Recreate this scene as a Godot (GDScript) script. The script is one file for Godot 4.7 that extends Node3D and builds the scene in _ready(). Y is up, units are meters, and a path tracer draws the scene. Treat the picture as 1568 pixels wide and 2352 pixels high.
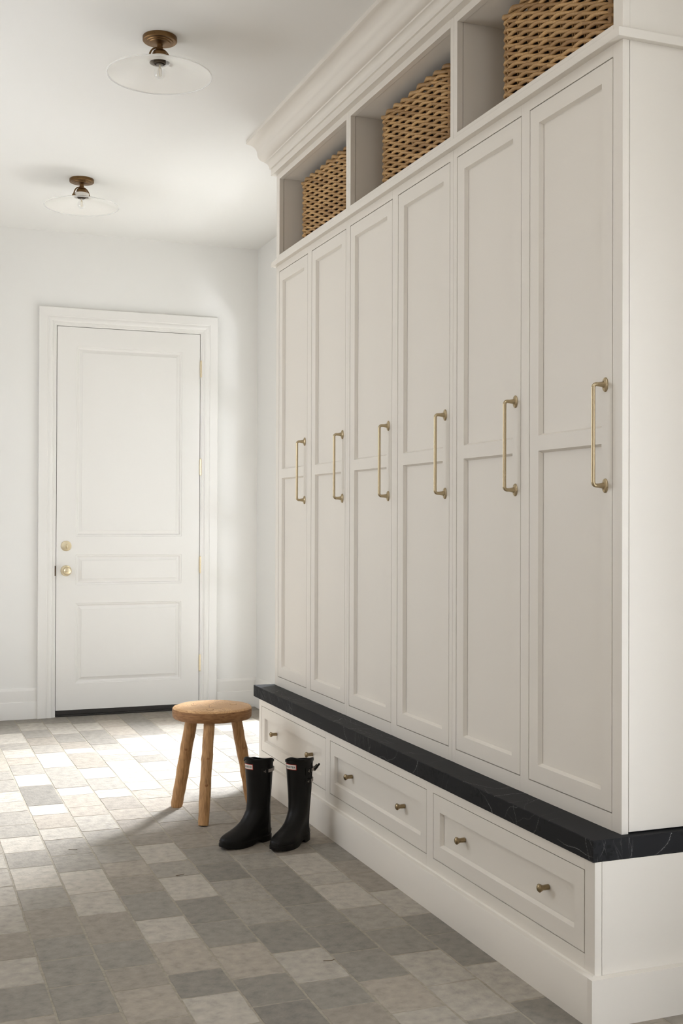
extends Node3D
# A mudroom: a wall of built-in lockers over a drawer bench, a door, a stool and a pair of boots.
# x runs right along the back wall (right wall at x = 0), y up, z from the back wall towards the camera.

const CEIL := 3.0262
const XL := -0.5513      # locker fronts
const ZF := 2.118        # lockers, far end
const ZN := 4.934        # lockers, near end
const XD := -0.6445      # drawer fronts
const ROOM_L := -3.3
const ROOM_N := 9.6
const WALL_T := 0.16

var rng := RandomNumberGenerator.new()
var M := {}

# ---------------------------------------------------------------- mesh builder
class MB:
	var v := PackedVector3Array()
	var n := PackedVector3Array()
	var c := PackedColorArray()
	var u := PackedVector2Array()
	var col := Color.WHITE

	func tri(a: Vector3, b: Vector3, d: Vector3, na: Vector3, nb: Vector3, nd: Vector3, ua := Vector2.ZERO, ub := Vector2.ZERO, ud := Vector2.ZERO) -> void:
		var g := (a - d).cross(a - b)
		if g.length_squared() < 1e-20:
			return
		if g.dot(na + nb + nd) >= 0.0:
			v.append(a); v.append(b); v.append(d)
			n.append(na); n.append(nb); n.append(nd)
			u.append(ua); u.append(ub); u.append(ud)
		else:
			v.append(a); v.append(d); v.append(b)
			n.append(na); n.append(nd); n.append(nb)
			u.append(ua); u.append(ud); u.append(ub)
		c.append(col); c.append(col); c.append(col)

	func flat(pts: Array, out: Vector3) -> void:      # a flat convex face that looks towards «out»
		var g: Vector3 = Vector3.ZERO
		for i in range(1, pts.size() - 1):
			g += (pts[i] - pts[0]).cross(pts[i + 1] - pts[0])
		if g.length_squared() < 1e-20:
			return
		g = g.normalized()
		if g.dot(out) < 0.0:
			g = -g
		for i in range(1, pts.size() - 1):
			tri(pts[0], pts[i], pts[i + 1], g, g, g)

	func box(lo: Vector3, hi: Vector3, b := 0.0, t := Transform3D()) -> void:
		var a := Vector3(minf(lo.x, hi.x), minf(lo.y, hi.y), minf(lo.z, hi.z))
		var e := Vector3(maxf(lo.x, hi.x), maxf(lo.y, hi.y), maxf(lo.z, hi.z))
		var mid := (a + e) / 2
		var h := (e - a) / 2
		b = minf(b, minf(h.x, minf(h.y, h.z)) * 0.9)
		for ax in 3:
			var p := (ax + 1) % 3
			var q := (ax + 2) % 3
			for s in [-1.0, 1.0]:
				var o := Vector3.ZERO
				o[ax] = s
				var pts := []
				for k in [[-1, -1], [1, -1], [1, 1], [-1, 1]]:
					var w := Vector3.ZERO
					w[ax] = s * h[ax]
					w[p] = k[0] * (h[p] - b)
					w[q] = k[1] * (h[q] - b)
					pts.append(t * (mid + w))
				flat(pts, t.basis * o)
		if b <= 0.0:
			return
		for ax in 3:
			var p := (ax + 1) % 3
			var q := (ax + 2) % 3
			for sp in [-1.0, 1.0]:
				for sq in [-1.0, 1.0]:
					var pts := []
					for k in [[-1, 0], [1, 0], [1, 1], [-1, 1]]:
						var w := Vector3.ZERO
						w[ax] = k[0] * (h[ax] - b)
						w[p] = sp * (h[p] - (b if k[1] == 1 else 0.0))
						w[q] = sq * (h[q] - (0.0 if k[1] == 1 else b))
						pts.append(t * (mid + w))
					var o := Vector3.ZERO
					o[p] = sp
					o[q] = sq
					flat(pts, t.basis * o)
		for sx in [-1.0, 1.0]:
			for sy in [-1.0, 1.0]:
				for sz in [-1.0, 1.0]:
					var s := Vector3(sx, sy, sz)
					var pts := []
					for ax in 3:
						var w := s * (h - Vector3(b, b, b))
						w[ax] = s[ax] * h[ax]
						pts.append(t * (mid + w))
					flat(pts, t.basis * s)

	# nested rectangles: prof is a list of (inset, depth); rect in the u, v of t, depth along its z axis
	func loop(r: Rect2, prof: Array, t: Transform3D, out_toward := 1.0, open_bottom := false) -> void:
		for i in range(prof.size() - 1):
			var A := _ring(r, prof[i], t, open_bottom)
			var B := _ring(r, prof[i + 1], t, open_bottom)
			var ctr: Vector3 = t * Vector3(r.get_center().x, r.get_center().y, 0)
			for k in 4:
				if open_bottom and k == 0:
					continue
				var q := (k + 1) % 4
				var g: Vector3 = (A[q] - A[k]).cross(B[k] - A[k])
				if g.length_squared() < 1e-18:
					g = (A[q] - A[k]).cross(B[q] - A[q])
				var o: Vector3 = t.basis.z * 1.0 + (ctr - (A[k] + A[q]) / 2).normalized() * 0.01 * out_toward
				if absf(g.normalized().dot(t.basis.z)) < 0.02:
					o = (ctr - (A[k] + A[q]) / 2) * out_toward
				flat([A[k], A[q], B[q], B[k]], o)

	func _ring(r: Rect2, p: Vector2, t: Transform3D, open_bottom: bool) -> Array:
		var y0 := r.position.y + (0.0 if open_bottom else p.x)
		return [t * Vector3(r.position.x + p.x, y0, p.y), t * Vector3(r.end.x - p.x, y0, p.y), t * Vector3(r.end.x - p.x, r.end.y - p.x, p.y), t * Vector3(r.position.x + p.x, r.end.y - p.x, p.y)]

	# rows of points; smooth normals turned away from «ctr» (per row if an array)
	func grid(rows: Array, closed: bool, ctr: Variant, uv_scale := Vector2(1, 1)) -> void:
		var R := rows.size()
		var C: int = rows[0].size()
		var nn := []
		for i in R:
			var line := PackedVector3Array()
			for j in C:
				var jl: int = (j - 1 + C) % C if closed else maxi(j - 1, 0)
				var jr: int = (j + 1) % C if closed else mini(j + 1, C - 1)
				var a: Vector3 = rows[i][jr] - rows[i][jl]
				var b: Vector3 = rows[mini(i + 1, R - 1)][j] - rows[maxi(i - 1, 0)][j]
				var g := a.cross(b)
				line.append(g.normalized() if g.length_squared() > 1e-20 else Vector3.ZERO)
			nn.append(line)
		var vote := 0.0
		for i in R:
			for j in C:
				var cc: Vector3 = ctr[i] if ctr is Array else ctr
				vote += nn[i][j].dot((rows[i][j] - cc).normalized())
		var s := 1.0 if vote >= 0.0 else -1.0
		for i in R - 1:
			for j in (C if closed else C - 1):
				var k := (j + 1) % C
				var ua := Vector2(float(j) / C, float(i) / (R - 1)) * uv_scale
				var ub := Vector2(float(j + 1) / C, float(i) / (R - 1)) * uv_scale
				var uc := Vector2(float(j + 1) / C, float(i + 1) / (R - 1)) * uv_scale
				var ud := Vector2(float(j) / C, float(i + 1) / (R - 1)) * uv_scale
				tri(rows[i][j], rows[i][k], rows[i + 1][k], s * nn[i][j], s * nn[i][k], s * nn[i + 1][k], ua, ub, uc)
				tri(rows[i][j], rows[i + 1][k], rows[i + 1][j], s * nn[i][j], s * nn[i + 1][k], s * nn[i + 1][j], ua, uc, ud)

	# profile of (radius, height) turned round the y axis of t; edges sharper than 35 degrees stay crisp
	func lathe(prof: Array, segs: int, t := Transform3D(), radial := PackedFloat32Array()) -> void:
		var pn := []
		for i in prof.size() - 1:
			var d: Vector2 = (prof[i + 1] - prof[i]).normalized()
			pn.append(Vector2(d.y, -d.x))
		for i in prof.size() - 1:
			var n0: Vector2 = pn[i]
			var n1: Vector2 = pn[i]
			if i > 0 and pn[i - 1].dot(pn[i]) > 0.8:
				n0 = (pn[i - 1] + pn[i]).normalized()
			if i < prof.size() - 2 and pn[i + 1].dot(pn[i]) > 0.8:
				n1 = (pn[i + 1] + pn[i]).normalized()
			for j in segs:
				var a0 := TAU * j / segs
				var a1 := TAU * (j + 1) / segs
				var k0: float = radial[j] if radial.size() else 1.0
				var k1: float = radial[(j + 1) % segs] if radial.size() else 1.0
				var d0 := Vector3(cos(a0), 0, sin(a0))
				var d1 := Vector3(cos(a1), 0, sin(a1))
				var P: Vector2 = prof[i]
				var Q: Vector2 = prof[i + 1]
				var p00 := t * (d0 * P.x * k0 + Vector3(0, P.y, 0))
				var p10 := t * (d1 * P.x * k1 + Vector3(0, P.y, 0))
				var p01 := t * (d0 * Q.x * k0 + Vector3(0, Q.y, 0))
				var p11 := t * (d1 * Q.x * k1 + Vector3(0, Q.y, 0))
				var m00 := (t.basis * (d0 * n0.x + Vector3(0, n0.y, 0))).normalized()
				var m10 := (t.basis * (d1 * n0.x + Vector3(0, n0.y, 0))).normalized()
				var m01 := (t.basis * (d0 * n1.x + Vector3(0, n1.y, 0))).normalized()
				var m11 := (t.basis * (d1 * n1.x + Vector3(0, n1.y, 0))).normalized()
				var w00 := Vector2(p00.x, p00.z)
				var w10 := Vector2(p10.x, p10.z)
				var w01 := Vector2(p01.x, p01.z)
				var w11 := Vector2(p11.x, p11.z)
				tri(p00, p10, p11, m00, m10, m11, w00, w10, w11)
				tri(p00, p11, p01, m00, m11, m01, w00, w11, w01)

	# a round tube along a path; radii may be a number or one per point
	func tube(path: Array, radii: Variant, sides: int, caps := true, closed := false, squash := 1.0) -> void:
		var N := path.size()
		var tan := []
		for i in N:
			var a: Vector3 = path[(i - 1 + N) % N] if closed else path[maxi(i - 1, 0)]
			var b: Vector3 = path[(i + 1) % N] if closed else path[mini(i + 1, N - 1)]
			tan.append((b - a).normalized())
		var up := Vector3.UP if absf(tan[0].y) < 0.9 else Vector3.RIGHT
		var x: Vector3 = (up - tan[0] * up.dot(tan[0])).normalized()
		var rings := []
		var norms := []
		for i in N:
			x = (x - tan[i] * x.dot(tan[i])).normalized()
			var y: Vector3 = tan[i].cross(x)
			var r: float = radii[i] if radii is Array or radii is PackedFloat32Array else radii
			var ring := PackedVector3Array()
			var nr := PackedVector3Array()
			for j in sides:
				var a := TAU * j / sides
				var d := x * cos(a) + y * sin(a) * squash
				ring.append(path[i] + d * r)
				nr.append(d.normalized())
			rings.append(ring)
			norms.append(nr)
		for i in (N if closed else N - 1):
			var q := (i + 1) % N
			for j in sides:
				var k := (j + 1) % sides
				tri(rings[i][j], rings[i][k], rings[q][k], norms[i][j], norms[i][k], norms[q][k], Vector2(float(j) / sides, i), Vector2(float(j + 1) / sides, i), Vector2(float(j + 1) / sides, i + 1))
				tri(rings[i][j], rings[q][k], rings[q][j], norms[i][j], norms[q][k], norms[q][j], Vector2(float(j) / sides, i), Vector2(float(j + 1) / sides, i + 1), Vector2(float(j) / sides, i + 1))
		if caps and not closed:
			flat(Array(rings[0]), -tan[0])
			flat(Array(rings[N - 1]), tan[N - 1])

	# closed outline (x, y) carried along z, mapped by t; crisp where it turns more than 35 degrees
	func prism(outline: Array, z0: float, z1: float, t := Transform3D(), ends := true) -> void:
		var N := outline.size()
		var area := 0.0
		for i in N:
			area += outline[i].cross(outline[(i + 1) % N])
		var s := 1.0 if area > 0 else -1.0
		var en := []
		for i in N:
			var d: Vector2 = (outline[(i + 1) % N] - outline[i]).normalized()
			en.append(Vector2(d.y, -d.x) * s)
		for i in N:
			var p: Vector2 = outline[i]
			var q: Vector2 = outline[(i + 1) % N]
			var n0: Vector2 = en[i]
			var n1: Vector2 = en[i]
			if en[(i - 1 + N) % N].dot(en[i]) > 0.8:
				n0 = (en[(i - 1 + N) % N] + en[i]).normalized()
			if en[(i + 1) % N].dot(en[i]) > 0.8:
				n1 = (en[(i + 1) % N] + en[i]).normalized()
			var a := t * Vector3(p.x, p.y, z0)
			var b := t * Vector3(q.x, q.y, z0)
			var e := t * Vector3(q.x, q.y, z1)
			var f := t * Vector3(p.x, p.y, z1)
			var na := t.basis * Vector3(n0.x, n0.y, 0)
			var nb := t.basis * Vector3(n1.x, n1.y, 0)
			tri(a, b, e, na, nb, nb)
			tri(a, e, f, na, nb, na)
		if ends:
			var idx := Geometry2D.triangulate_polygon(PackedVector2Array(outline))
			for z in [[z0, -1.0], [z1, 1.0]]:
				var o: Vector3 = t.basis.z * z[1] * signf(z1 - z0)
				for k in range(0, idx.size(), 3):
					var P := []
					for m in 3:
						var w: Vector2 = outline[idx[k + m]]
						P.append(t * Vector3(w.x, w.y, z[0]))
					flat(P, o)

	func into(mesh: ArrayMesh, mat: Material) -> ArrayMesh:
		if v.is_empty():
			return mesh
		var a := []
		a.resize(Mesh.ARRAY_MAX)
		a[Mesh.ARRAY_VERTEX] = v
		a[Mesh.ARRAY_NORMAL] = n
		a[Mesh.ARRAY_COLOR] = c
		a[Mesh.ARRAY_TEX_UV] = u
		mesh.add_surface_from_arrays(Mesh.PRIMITIVE_TRIANGLES, a)
		mesh.surface_set_material(mesh.get_surface_count() - 1, mat)
		return mesh

	func done(mat: Material) -> ArrayMesh:
		return into(ArrayMesh.new(), mat)


# ---------------------------------------------------------------- naming
var used := {}

func numbered(called: String) -> String:
	var k: int = used.get(called, 0)
	used[called] = k + 1
	return called if k == 0 else "%s_%03d" % [called, k]


func tag(o: Node3D, label: String, category: String, group := "", kind := "") -> Node3D:
	o.set_meta("label", label)
	o.set_meta("category", category)
	if group:
		o.set_meta("group", group)
	if kind:
		o.set_meta("kind", kind)
	return o


func base(called: String, at: Vector3, label: String, category: String, group := "", kind := "") -> Node3D:
	var o := Node3D.new()
	o.name = numbered(called)
	add_child(o)
	o.position = at
	tag(o, label, category, group, kind)
	return o


func put(called: String, mesh: Mesh, parent: Node3D, at := Vector3.ZERO) -> MeshInstance3D:
	var o := MeshInstance3D.new()
	o.mesh = mesh
	o.name = called
	var k := 0
	while parent.has_node(NodePath(o.name)):
		k += 1
		o.name = "%s_%03d" % [called, k]
	parent.add_child(o, true)
	o.position = at
	return o


func single(called: String, mesh: Mesh, label: String, category: String, at := Vector3.ZERO, kind := "", group := "") -> MeshInstance3D:
	var o := MeshInstance3D.new()
	o.mesh = mesh
	o.name = numbered(called)
	add_child(o, true)
	o.position = at
	tag(o, label, category, group, kind)
	return o


# ---------------------------------------------------------------- materials
func rgb(r: float, g: float, b: float) -> Color:
	return Color(r / 255.0, g / 255.0, b / 255.0)


func noise_tex(freq: float, octaves: int, seed_: int, ramp: Array, size := 512, kind := FastNoiseLite.TYPE_SIMPLEX_SMOOTH, fractal := FastNoiseLite.FRACTAL_FBM) -> NoiseTexture2D:
	var f := FastNoiseLite.new()
	f.noise_type = kind
	f.frequency = freq
	f.fractal_type = fractal
	f.fractal_octaves = octaves
	f.seed = seed_
	var t := NoiseTexture2D.new()
	t.width = size
	t.height = size
	t.seamless = true
	t.noise = f
	if ramp.size():
		var g := Gradient.new()
		g.offsets = PackedFloat32Array(ramp.map(func(x): return x[0]))
		g.colors = PackedColorArray(ramp.map(func(x): return x[1]))
		t.color_ramp = g
	return t


func mat(called: String, color: Color, rough: float, metal := 0.0) -> StandardMaterial3D:
	var m := StandardMaterial3D.new()
	m.resource_name = called
	m.albedo_color = color
	m.roughness = rough
	m.metallic = metal
	M[called] = m
	return m


func tri_map(m: StandardMaterial3D, tex: Texture2D, scale: float, world := true) -> void:
	m.albedo_texture = tex
	m.uv1_triplanar = true
	m.uv1_world_triplanar = world
	m.uv1_scale = Vector3.ONE * scale


func make_materials() -> void:
	mat("wall_paint", rgb(231, 229, 224), 0.85)
	mat("dimmed_wall_paint", rgb(150, 139, 126), 0.85)  # unseen walls only; dark colour cuts the light they send back
	mat("ceiling_paint", rgb(231, 229, 224), 0.9)
	mat("trim_paint", rgb(228, 225, 219), 0.42)
	mat("cabinet_paint", rgb(221, 214, 203), 0.42)
	mat("gap_shade", rgb(30, 27, 24), 0.8)  # near-black that stands in for shade inside gaps
	mat("rubber_sweep", rgb(40, 36, 32), 0.55)
	mat("lock_brass", rgb(222, 208, 176), 0.32, 1.0)
	mat("hinge_brass", rgb(232, 217, 184), 0.28, 1.0)
	mat("pull_brass", rgb(184, 167, 136), 0.34, 1.0)
	mat("knob_brass", rgb(152, 134, 104), 0.28, 1.0)
	mat("lamp_brass", rgb(126, 97, 64), 0.42, 1.0)
	mat("strike_steel", rgb(120, 105, 90), 0.4, 1.0)
	var glass := mat("lamp_glass", Color(0.93, 0.92, 0.89, 0.58), 0.25)
	glass.transparency = BaseMaterial3D.TRANSPARENCY_ALPHA
	var rim := mat("lamp_glass_rim", Color(0.97, 0.965, 0.95, 0.4), 0.3)
	rim.transparency = BaseMaterial3D.TRANSPARENCY_ALPHA
	mat("lamp_collar", rgb(236, 232, 224), 0.3)
	var bulb := mat("bulb_glass", Color(0.95, 0.95, 0.94, 0.16), 0.03)
	bulb.transparency = BaseMaterial3D.TRANSPARENCY_ALPHA
	mat("bulb_stem", rgb(226, 214, 186), 0.4)
	mat("socket_dark", rgb(86, 76, 64), 0.4, 0.8)
	var pane := mat("window_glass", Color(0.95, 0.97, 0.97, 0.06), 0.02)
	pane.transparency = BaseMaterial3D.TRANSPARENCY_ALPHA
	# stone tiles: ten tones, from dark to light
	var mottle := noise_tex(0.013, 9, 3, [[0.0, Color(0.80, 0.80, 0.80)], [0.35, Color(0.90, 0.90, 0.90)], [0.6, Color(0.94, 0.938, 0.935)], [1.0, Color(1, 1, 1)]], 1024)
	var relief := noise_tex(0.045, 8, 9, [], 1024)
	for k in 10:
		var a := 0.178 * pow(2.55, k / 9.0)
		var warm := Color(1.12, 1.0, 0.835) if k != 4 and k != 6 else Color(1.15, 0.99, 0.80)
		var m := mat("tile_%d" % k, Color(a * warm.r, a * warm.g, a * warm.b).linear_to_srgb(), 0.62)
		tri_map(m, mottle, 1.7)
		m.uv1_offset = Vector3(k * 0.37, 0, k * 0.21)
		m.heightmap_enabled = true
		m.heightmap_texture = relief
		m.heightmap_scale = 0.09
	var grout := mat("grout", rgb(164, 155, 139), 0.9)
	tri_map(grout, mottle, 3.0)
	# honed black marble with thin white veins
	var marble := mat("black_marble", Color.WHITE, 0.45)
	tri_map(marble, marble_texture(), 0.35)
	marble.uv1_triplanar_sharpness = 8.0
	marble.metallic_specular = 0.12
	# wood
	var top := mat("stool_top", Color.WHITE, 0.55)
	top.albedo_texture = ring_texture()
	top.uv1_scale = Vector3(2.6, 2.6, 1)
	top.uv1_offset = Vector3(0.5, 0.5, 0)
	var grain := noise_tex(0.012, 5, 5, [[0.0, Color(0.62, 0.56, 0.5)], [0.45, Color(0.86, 0.83, 0.8)], [1.0, Color(1, 1, 1)]], 512)
	var side := mat("stool_side", rgb(172, 126, 80), 0.6)
	tri_map(side, grain, 6.0, false)
	side.uv1_scale = Vector3(4, 16, 4)
	var leg := mat("stool_leg", rgb(203, 158, 106), 0.55)
	tri_map(leg, grain, 6.0, false)
	leg.uv1_scale = Vector3(16, 2.2, 16)
	leg.heightmap_enabled = true
	leg.heightmap_texture = grain
	leg.heightmap_scale = 0.012
	var knot := mat("stool_knot", rgb(168, 118, 70), 0.6)
	tri_map(knot, grain, 14.0, false)
	mat("stool_tenon", rgb(208, 165, 114), 0.55)
	mat("wood_crack", rgb(70, 45, 25), 0.8)
	# rattan: tint from vertex colours
	var reed := mat("rattan", Color.WHITE, 0.5)
	reed.vertex_color_use_as_albedo = true
	tri_map(reed, noise_tex(0.03, 4, 17, [[0.0, Color(0.68, 0.66, 0.64)], [0.5, Color(0.9, 0.89, 0.88)], [1.0, Color(1, 1, 1)]], 512), 1.0, false)
	reed.uv1_scale = Vector3(5, 60, 5)
	# boots
	var rubber := mat("boot_rubber", rgb(22, 20, 18), 0.42)
	rubber.metallic_specular = 0.3
	rubber.heightmap_enabled = true
	rubber.heightmap_texture = relief
	rubber.heightmap_scale = 0.02
	rubber.uv1_triplanar = true
	rubber.uv1_scale = Vector3.ONE * 5.0
	mat("boot_inside", rgb(38, 35, 32), 0.8)
	mat("label_red", rgb(186, 52, 34), 0.5)
	mat("label_white", rgb(232, 226, 216), 0.5)
	mat("label_ink", rgb(26, 24, 22), 0.5)
	mat("strap_grey", rgb(150, 140, 130), 0.5)
	mat("buckle_steel", rgb(120, 114, 106), 0.3, 1.0)
	mat("twig_brown", rgb(92, 74, 52), 0.8)
	mat("unseen_ground_stone", rgb(170, 165, 155), 0.9)


func marble_texture() -> ImageTexture:
	var S := 2048
	var im := Image.create(S, S, false, Image.FORMAT_RGB8)
	im.fill(Color(0.023, 0.023, 0.0235).linear_to_srgb())
	var r := RandomNumberGenerator.new()
	r.seed = 31
	for k in 420:                                    # faint clouds
		var p := Vector2(r.randf() * S, r.randf() * S)
		var c := Color(1, 1, 1) * lerpf(0.016, 0.028, r.randf())
		for q in 30:
			p += Vector2(r.randf_range(-14, 22), r.randf_range(-14, 18))
			im.fill_rect(Rect2i(int(fposmod(p.x, S - 24)), int(fposmod(p.y, S - 24)), r.randi_range(2, 9), r.randi_range(2, 9)), c.linear_to_srgb())
	for k in 480:                                    # veins
		var p := Vector2(r.randf() * S, r.randf() * S)
		var a := r.randf_range(0.6, 1.25) if r.randf() < 0.7 else r.randf_range(-0.5, 0.5)
		var n := r.randi_range(20, 190)
		var strength := pow(r.randf(), 3.0) * 0.45 + 0.05
		for q in n:
			a += r.randf_range(-0.16, 0.16)
			p += Vector2(cos(a), sin(a)) * 1.3
			var f := strength * sin(PI * q / n) * r.randf_range(0.4, 1.0)
			var c := Color(0.028 + f, 0.028 + f * 0.98, 0.029 + f * 0.95)
			im.set_pixel(int(fposmod(p.x, S)), int(fposmod(p.y, S)), c.linear_to_srgb())
			if strength > 0.12 and r.randf() < 0.5:
				im.set_pixel(int(fposmod(p.x + 1, S)), int(fposmod(p.y, S)), c.linear_to_srgb())
	# the slab's far end is streaked more densely, along its length on top and aslant on the front edge
	var bands := [Rect2(1575, 1500, 90, 440), Rect2(1575, 108, 90, 440), Rect2(110, 278, 440, 50), Rect2(110, 1720, 440, 50)]
	for b in 4:
		for k in 110:
			var R: Rect2 = bands[b]
			var p := R.position + Vector2(r.randf(), r.randf()) * R.size
			var far := r.randf()
			var a := (PI / 2 + r.randf_range(-0.35, 0.1)) if b < 2 else r.randf_range(0.5, 1.1) * (1.0 if b == 2 else -1.0)
			var strength := pow(r.randf(), 2.5) * 0.30 + 0.02
			var n := r.randi_range(12, 70)
			for q in n:
				a += r.randf_range(-0.08, 0.08)
				p += Vector2(cos(a), sin(a))
				var f := strength * sin(PI * q / n) * r.randf_range(0.2, 1.0)
				im.set_pixel(clampi(int(p.x), 0, S - 1), clampi(int(p.y), 0, S - 1), Color(0.026 + f, 0.026 + f * 0.98, 0.027 + f * 0.94).linear_to_srgb())
	for row in [294.0, 1754.0]:                      # one long vein near the front corner
		for q in 120:
			var f := 0.22 * sin(PI * (q + 6) / 130.0) * r.randf_range(0.5, 1.0)
			im.set_pixel(541 + q, int(row + sin(q * 0.09) * 1.6), Color(0.026 + f, 0.026 + f, 0.026 + f * 0.95).linear_to_srgb())
	return ImageTexture.create_from_image(im)


func ring_texture() -> ImageTexture:
	var S := 640
	var im := Image.create(S, S, false, Image.FORMAT_RGB8)
	var f := FastNoiseLite.new()
	f.seed = 4
	f.frequency = 0.006
	var g := FastNoiseLite.new()
	g.seed = 8
	g.frequency = 0.05
	for y in S:
		for x in S:
			var dx := (x - 250.0) + f.get_noise_2d(x, y) * 60.0
			var dy := (y - 330.0) * (0.55 if x > 250 else 0.9) + f.get_noise_2d(x + 700, y) * 60.0
			var r := sqrt(dx * dx + dy * dy)
			var w := 0.5 + 0.5 * sin(r * 0.42 + f.get_noise_2d(x * 0.5, y * 0.5 + 300) * 5.0)
			w = pow(w, 3.0) * 0.55 + 0.12 * g.get_noise_2d(x * 0.4, y * 3.0)
			var c := rgb(216, 173, 122).lerp(rgb(140, 94, 52), clampf(w, 0.0, 1.0))
			c = c.lerp(rgb(182, 140, 94), clampf(0.5 + f.get_noise_2d(x * 0.6 + 90, y * 0.6) * 1.2, 0.0, 0.75))
			im.set_pixel(x, y, c)
	for line in [[Vector2(330, 470), Vector2(275, 400), Vector2(300, 300), Vector2(380, 190)], [Vector2(380, 190), Vector2(430, 150)], [Vector2(250, 330), Vector2(205, 250), Vector2(215, 180)], [Vector2(330, 470), Vector2(350, 560)]]:
		for i in line.size() - 1:
			for k in 160:
				var p: Vector2 = line[i].lerp(line[i + 1], k / 160.0)
				p += Vector2(g.get_noise_2d(p.x * 2, p.y * 2), g.get_noise_2d(p.y * 2, p.x * 2)) * 5.0
				im.fill_rect(Rect2i(int(p.x), int(p.y), 2, 2), rgb(82, 54, 30))
	return ImageTexture.create_from_image(im)


# ---------------------------------------------------------------- build
func _ready() -> void:
	rng.seed = 7
	var cam := Camera3D.new()
	cam.name = "camera"
	cam.fov = rad_to_deg(2.0 * atan(1176.0 / 2662.48))
	cam.position = Vector3(-2.2405, 1.2264, 7.376)
	cam.rotation = Vector3(0.0078, -0.3677, 0.0034)
	cam.near = 0.05
	cam.far = 60.0
	add_child(cam)
	cam.current = true

	var env := Environment.new()
	env.background_mode = Environment.BG_SKY
	var sky := Sky.new()
	var sm := ProceduralSkyMaterial.new()
	sm.sky_top_color = rgb(180, 200, 225)
	sm.sky_horizon_color = rgb(225, 228, 232)
	sm.ground_horizon_color = rgb(205, 198, 188)
	sm.ground_bottom_color = rgb(190, 182, 170)
	sky.sky_material = sm
	env.sky = sky
	env.background_energy_multiplier = 1.0
	env.ambient_light_source = Environment.AMBIENT_SOURCE_SKY
	env.tonemap_mode = Environment.TONE_MAPPER_LINEAR
	env.tonemap_exposure = 1.21
	env.sdfgi_enabled = true
	env.ssao_enabled = true
	env.ssil_enabled = true
	var we := WorldEnvironment.new()
	we.name = "surroundings"
	we.environment = env
	add_child(we)

	# unseen light panels outside the openings, placed for what they light indoors
	var day := rgb(241, 247, 255)
	daylight("unseen_far_sky_panel", Vector3(1.6, 3.0, 0.42), 1.1, 1.1, 112.0, Vector3(-2.6, -3.0, 1.15), day)  # unseen panel up outside, placed to light the far floor
	daylight("unseen_far_ground_panel", Vector3(1.5, -0.03, -0.5), 0.5, 0.5, 2.9, Vector3(-2.5, 3.0, 2.4), day)  # unseen panel on the ground, aimed up at the far ceiling
	daylight("unseen_side_ground_panel", Vector3(1.6, -0.03, 1.2), 0.5, 0.5, 1.5, Vector3(-2.9, 3.0, 0.0), day)  # unseen ground panel, placed for the far lamp's shadow on the ceiling
	daylight("unseen_far_window_panel", Vector3(0.2, 1.2, 1.12), 1.1, 2.2, 0.45, Vector3(-1, 0, 0), day)  # unseen panel in the far opening, lights the back wall softly
	daylight("unseen_left_window_panel", Vector3(ROOM_L - 0.22, 1.85, 2.4), 2.2, 1.0, 4.0, Vector3(1, 0, 0), day)  # out of view, placed to light the locker fronts
	daylight("unseen_near_ground_panel", Vector3(1.4, -0.03, 6.4), 1.2, 1.2, 76.0, Vector3(-2.6, 3.0, 0.2), day)  # out of view, brightens the near ceiling to light the bench from above
	daylight("unseen_near_window_panel", Vector3(0.2, 1.0, 6.4), 1.3, 2.1, 5.0, Vector3(-1, 0, 0), day)  # out of view, placed to light the near end panels

	daylight("unseen_rear_window_panel", Vector3(-1.6, 1.6, ROOM_N + 0.22), 2.0, 1.5, 2.5, Vector3(0, 0, -1), day)  # out of view behind the camera, lights the faces turned to it

	make_materials()
	room()
	floor_tiles()
	back_door()
	lockers()
	cubbies()
	crown_and_ledge()
	bench()
	baskets()
	ceiling_lamp(Vector3(-1.33, CEIL, 3.115), "brass ceiling lamp with wide glass saucer shade, nearer of the two")
	ceiling_lamp(Vector3(-1.33, CEIL, 1.182), "brass ceiling lamp with wide glass saucer shade, farther of the two by the door")
	stool()
	boot(Vector3(-0.8820, 0, 3.086), PI + 0.42, false)
	boot(Vector3(-0.7455, 0, 3.129), PI + 0.70, true)
	debris()


func daylight(called: String, at: Vector3, w: float, h: float, energy: float, toward: Vector3, color: Color) -> void:  # an unseen panel lamp standing in for light from outdoors
	var l := AreaLight3D.new()
	l.name = called
	l.area_size = Vector2(w, h)
	l.light_energy = energy
	l.light_color = color
	l.area_range = 20.0
	l.area_attenuation = 2.0
	l.shadow_enabled = true
	l.area_normalize_energy = true
	add_child(l)
	l.look_at_from_position(at, at + toward, Vector3.UP)


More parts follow.
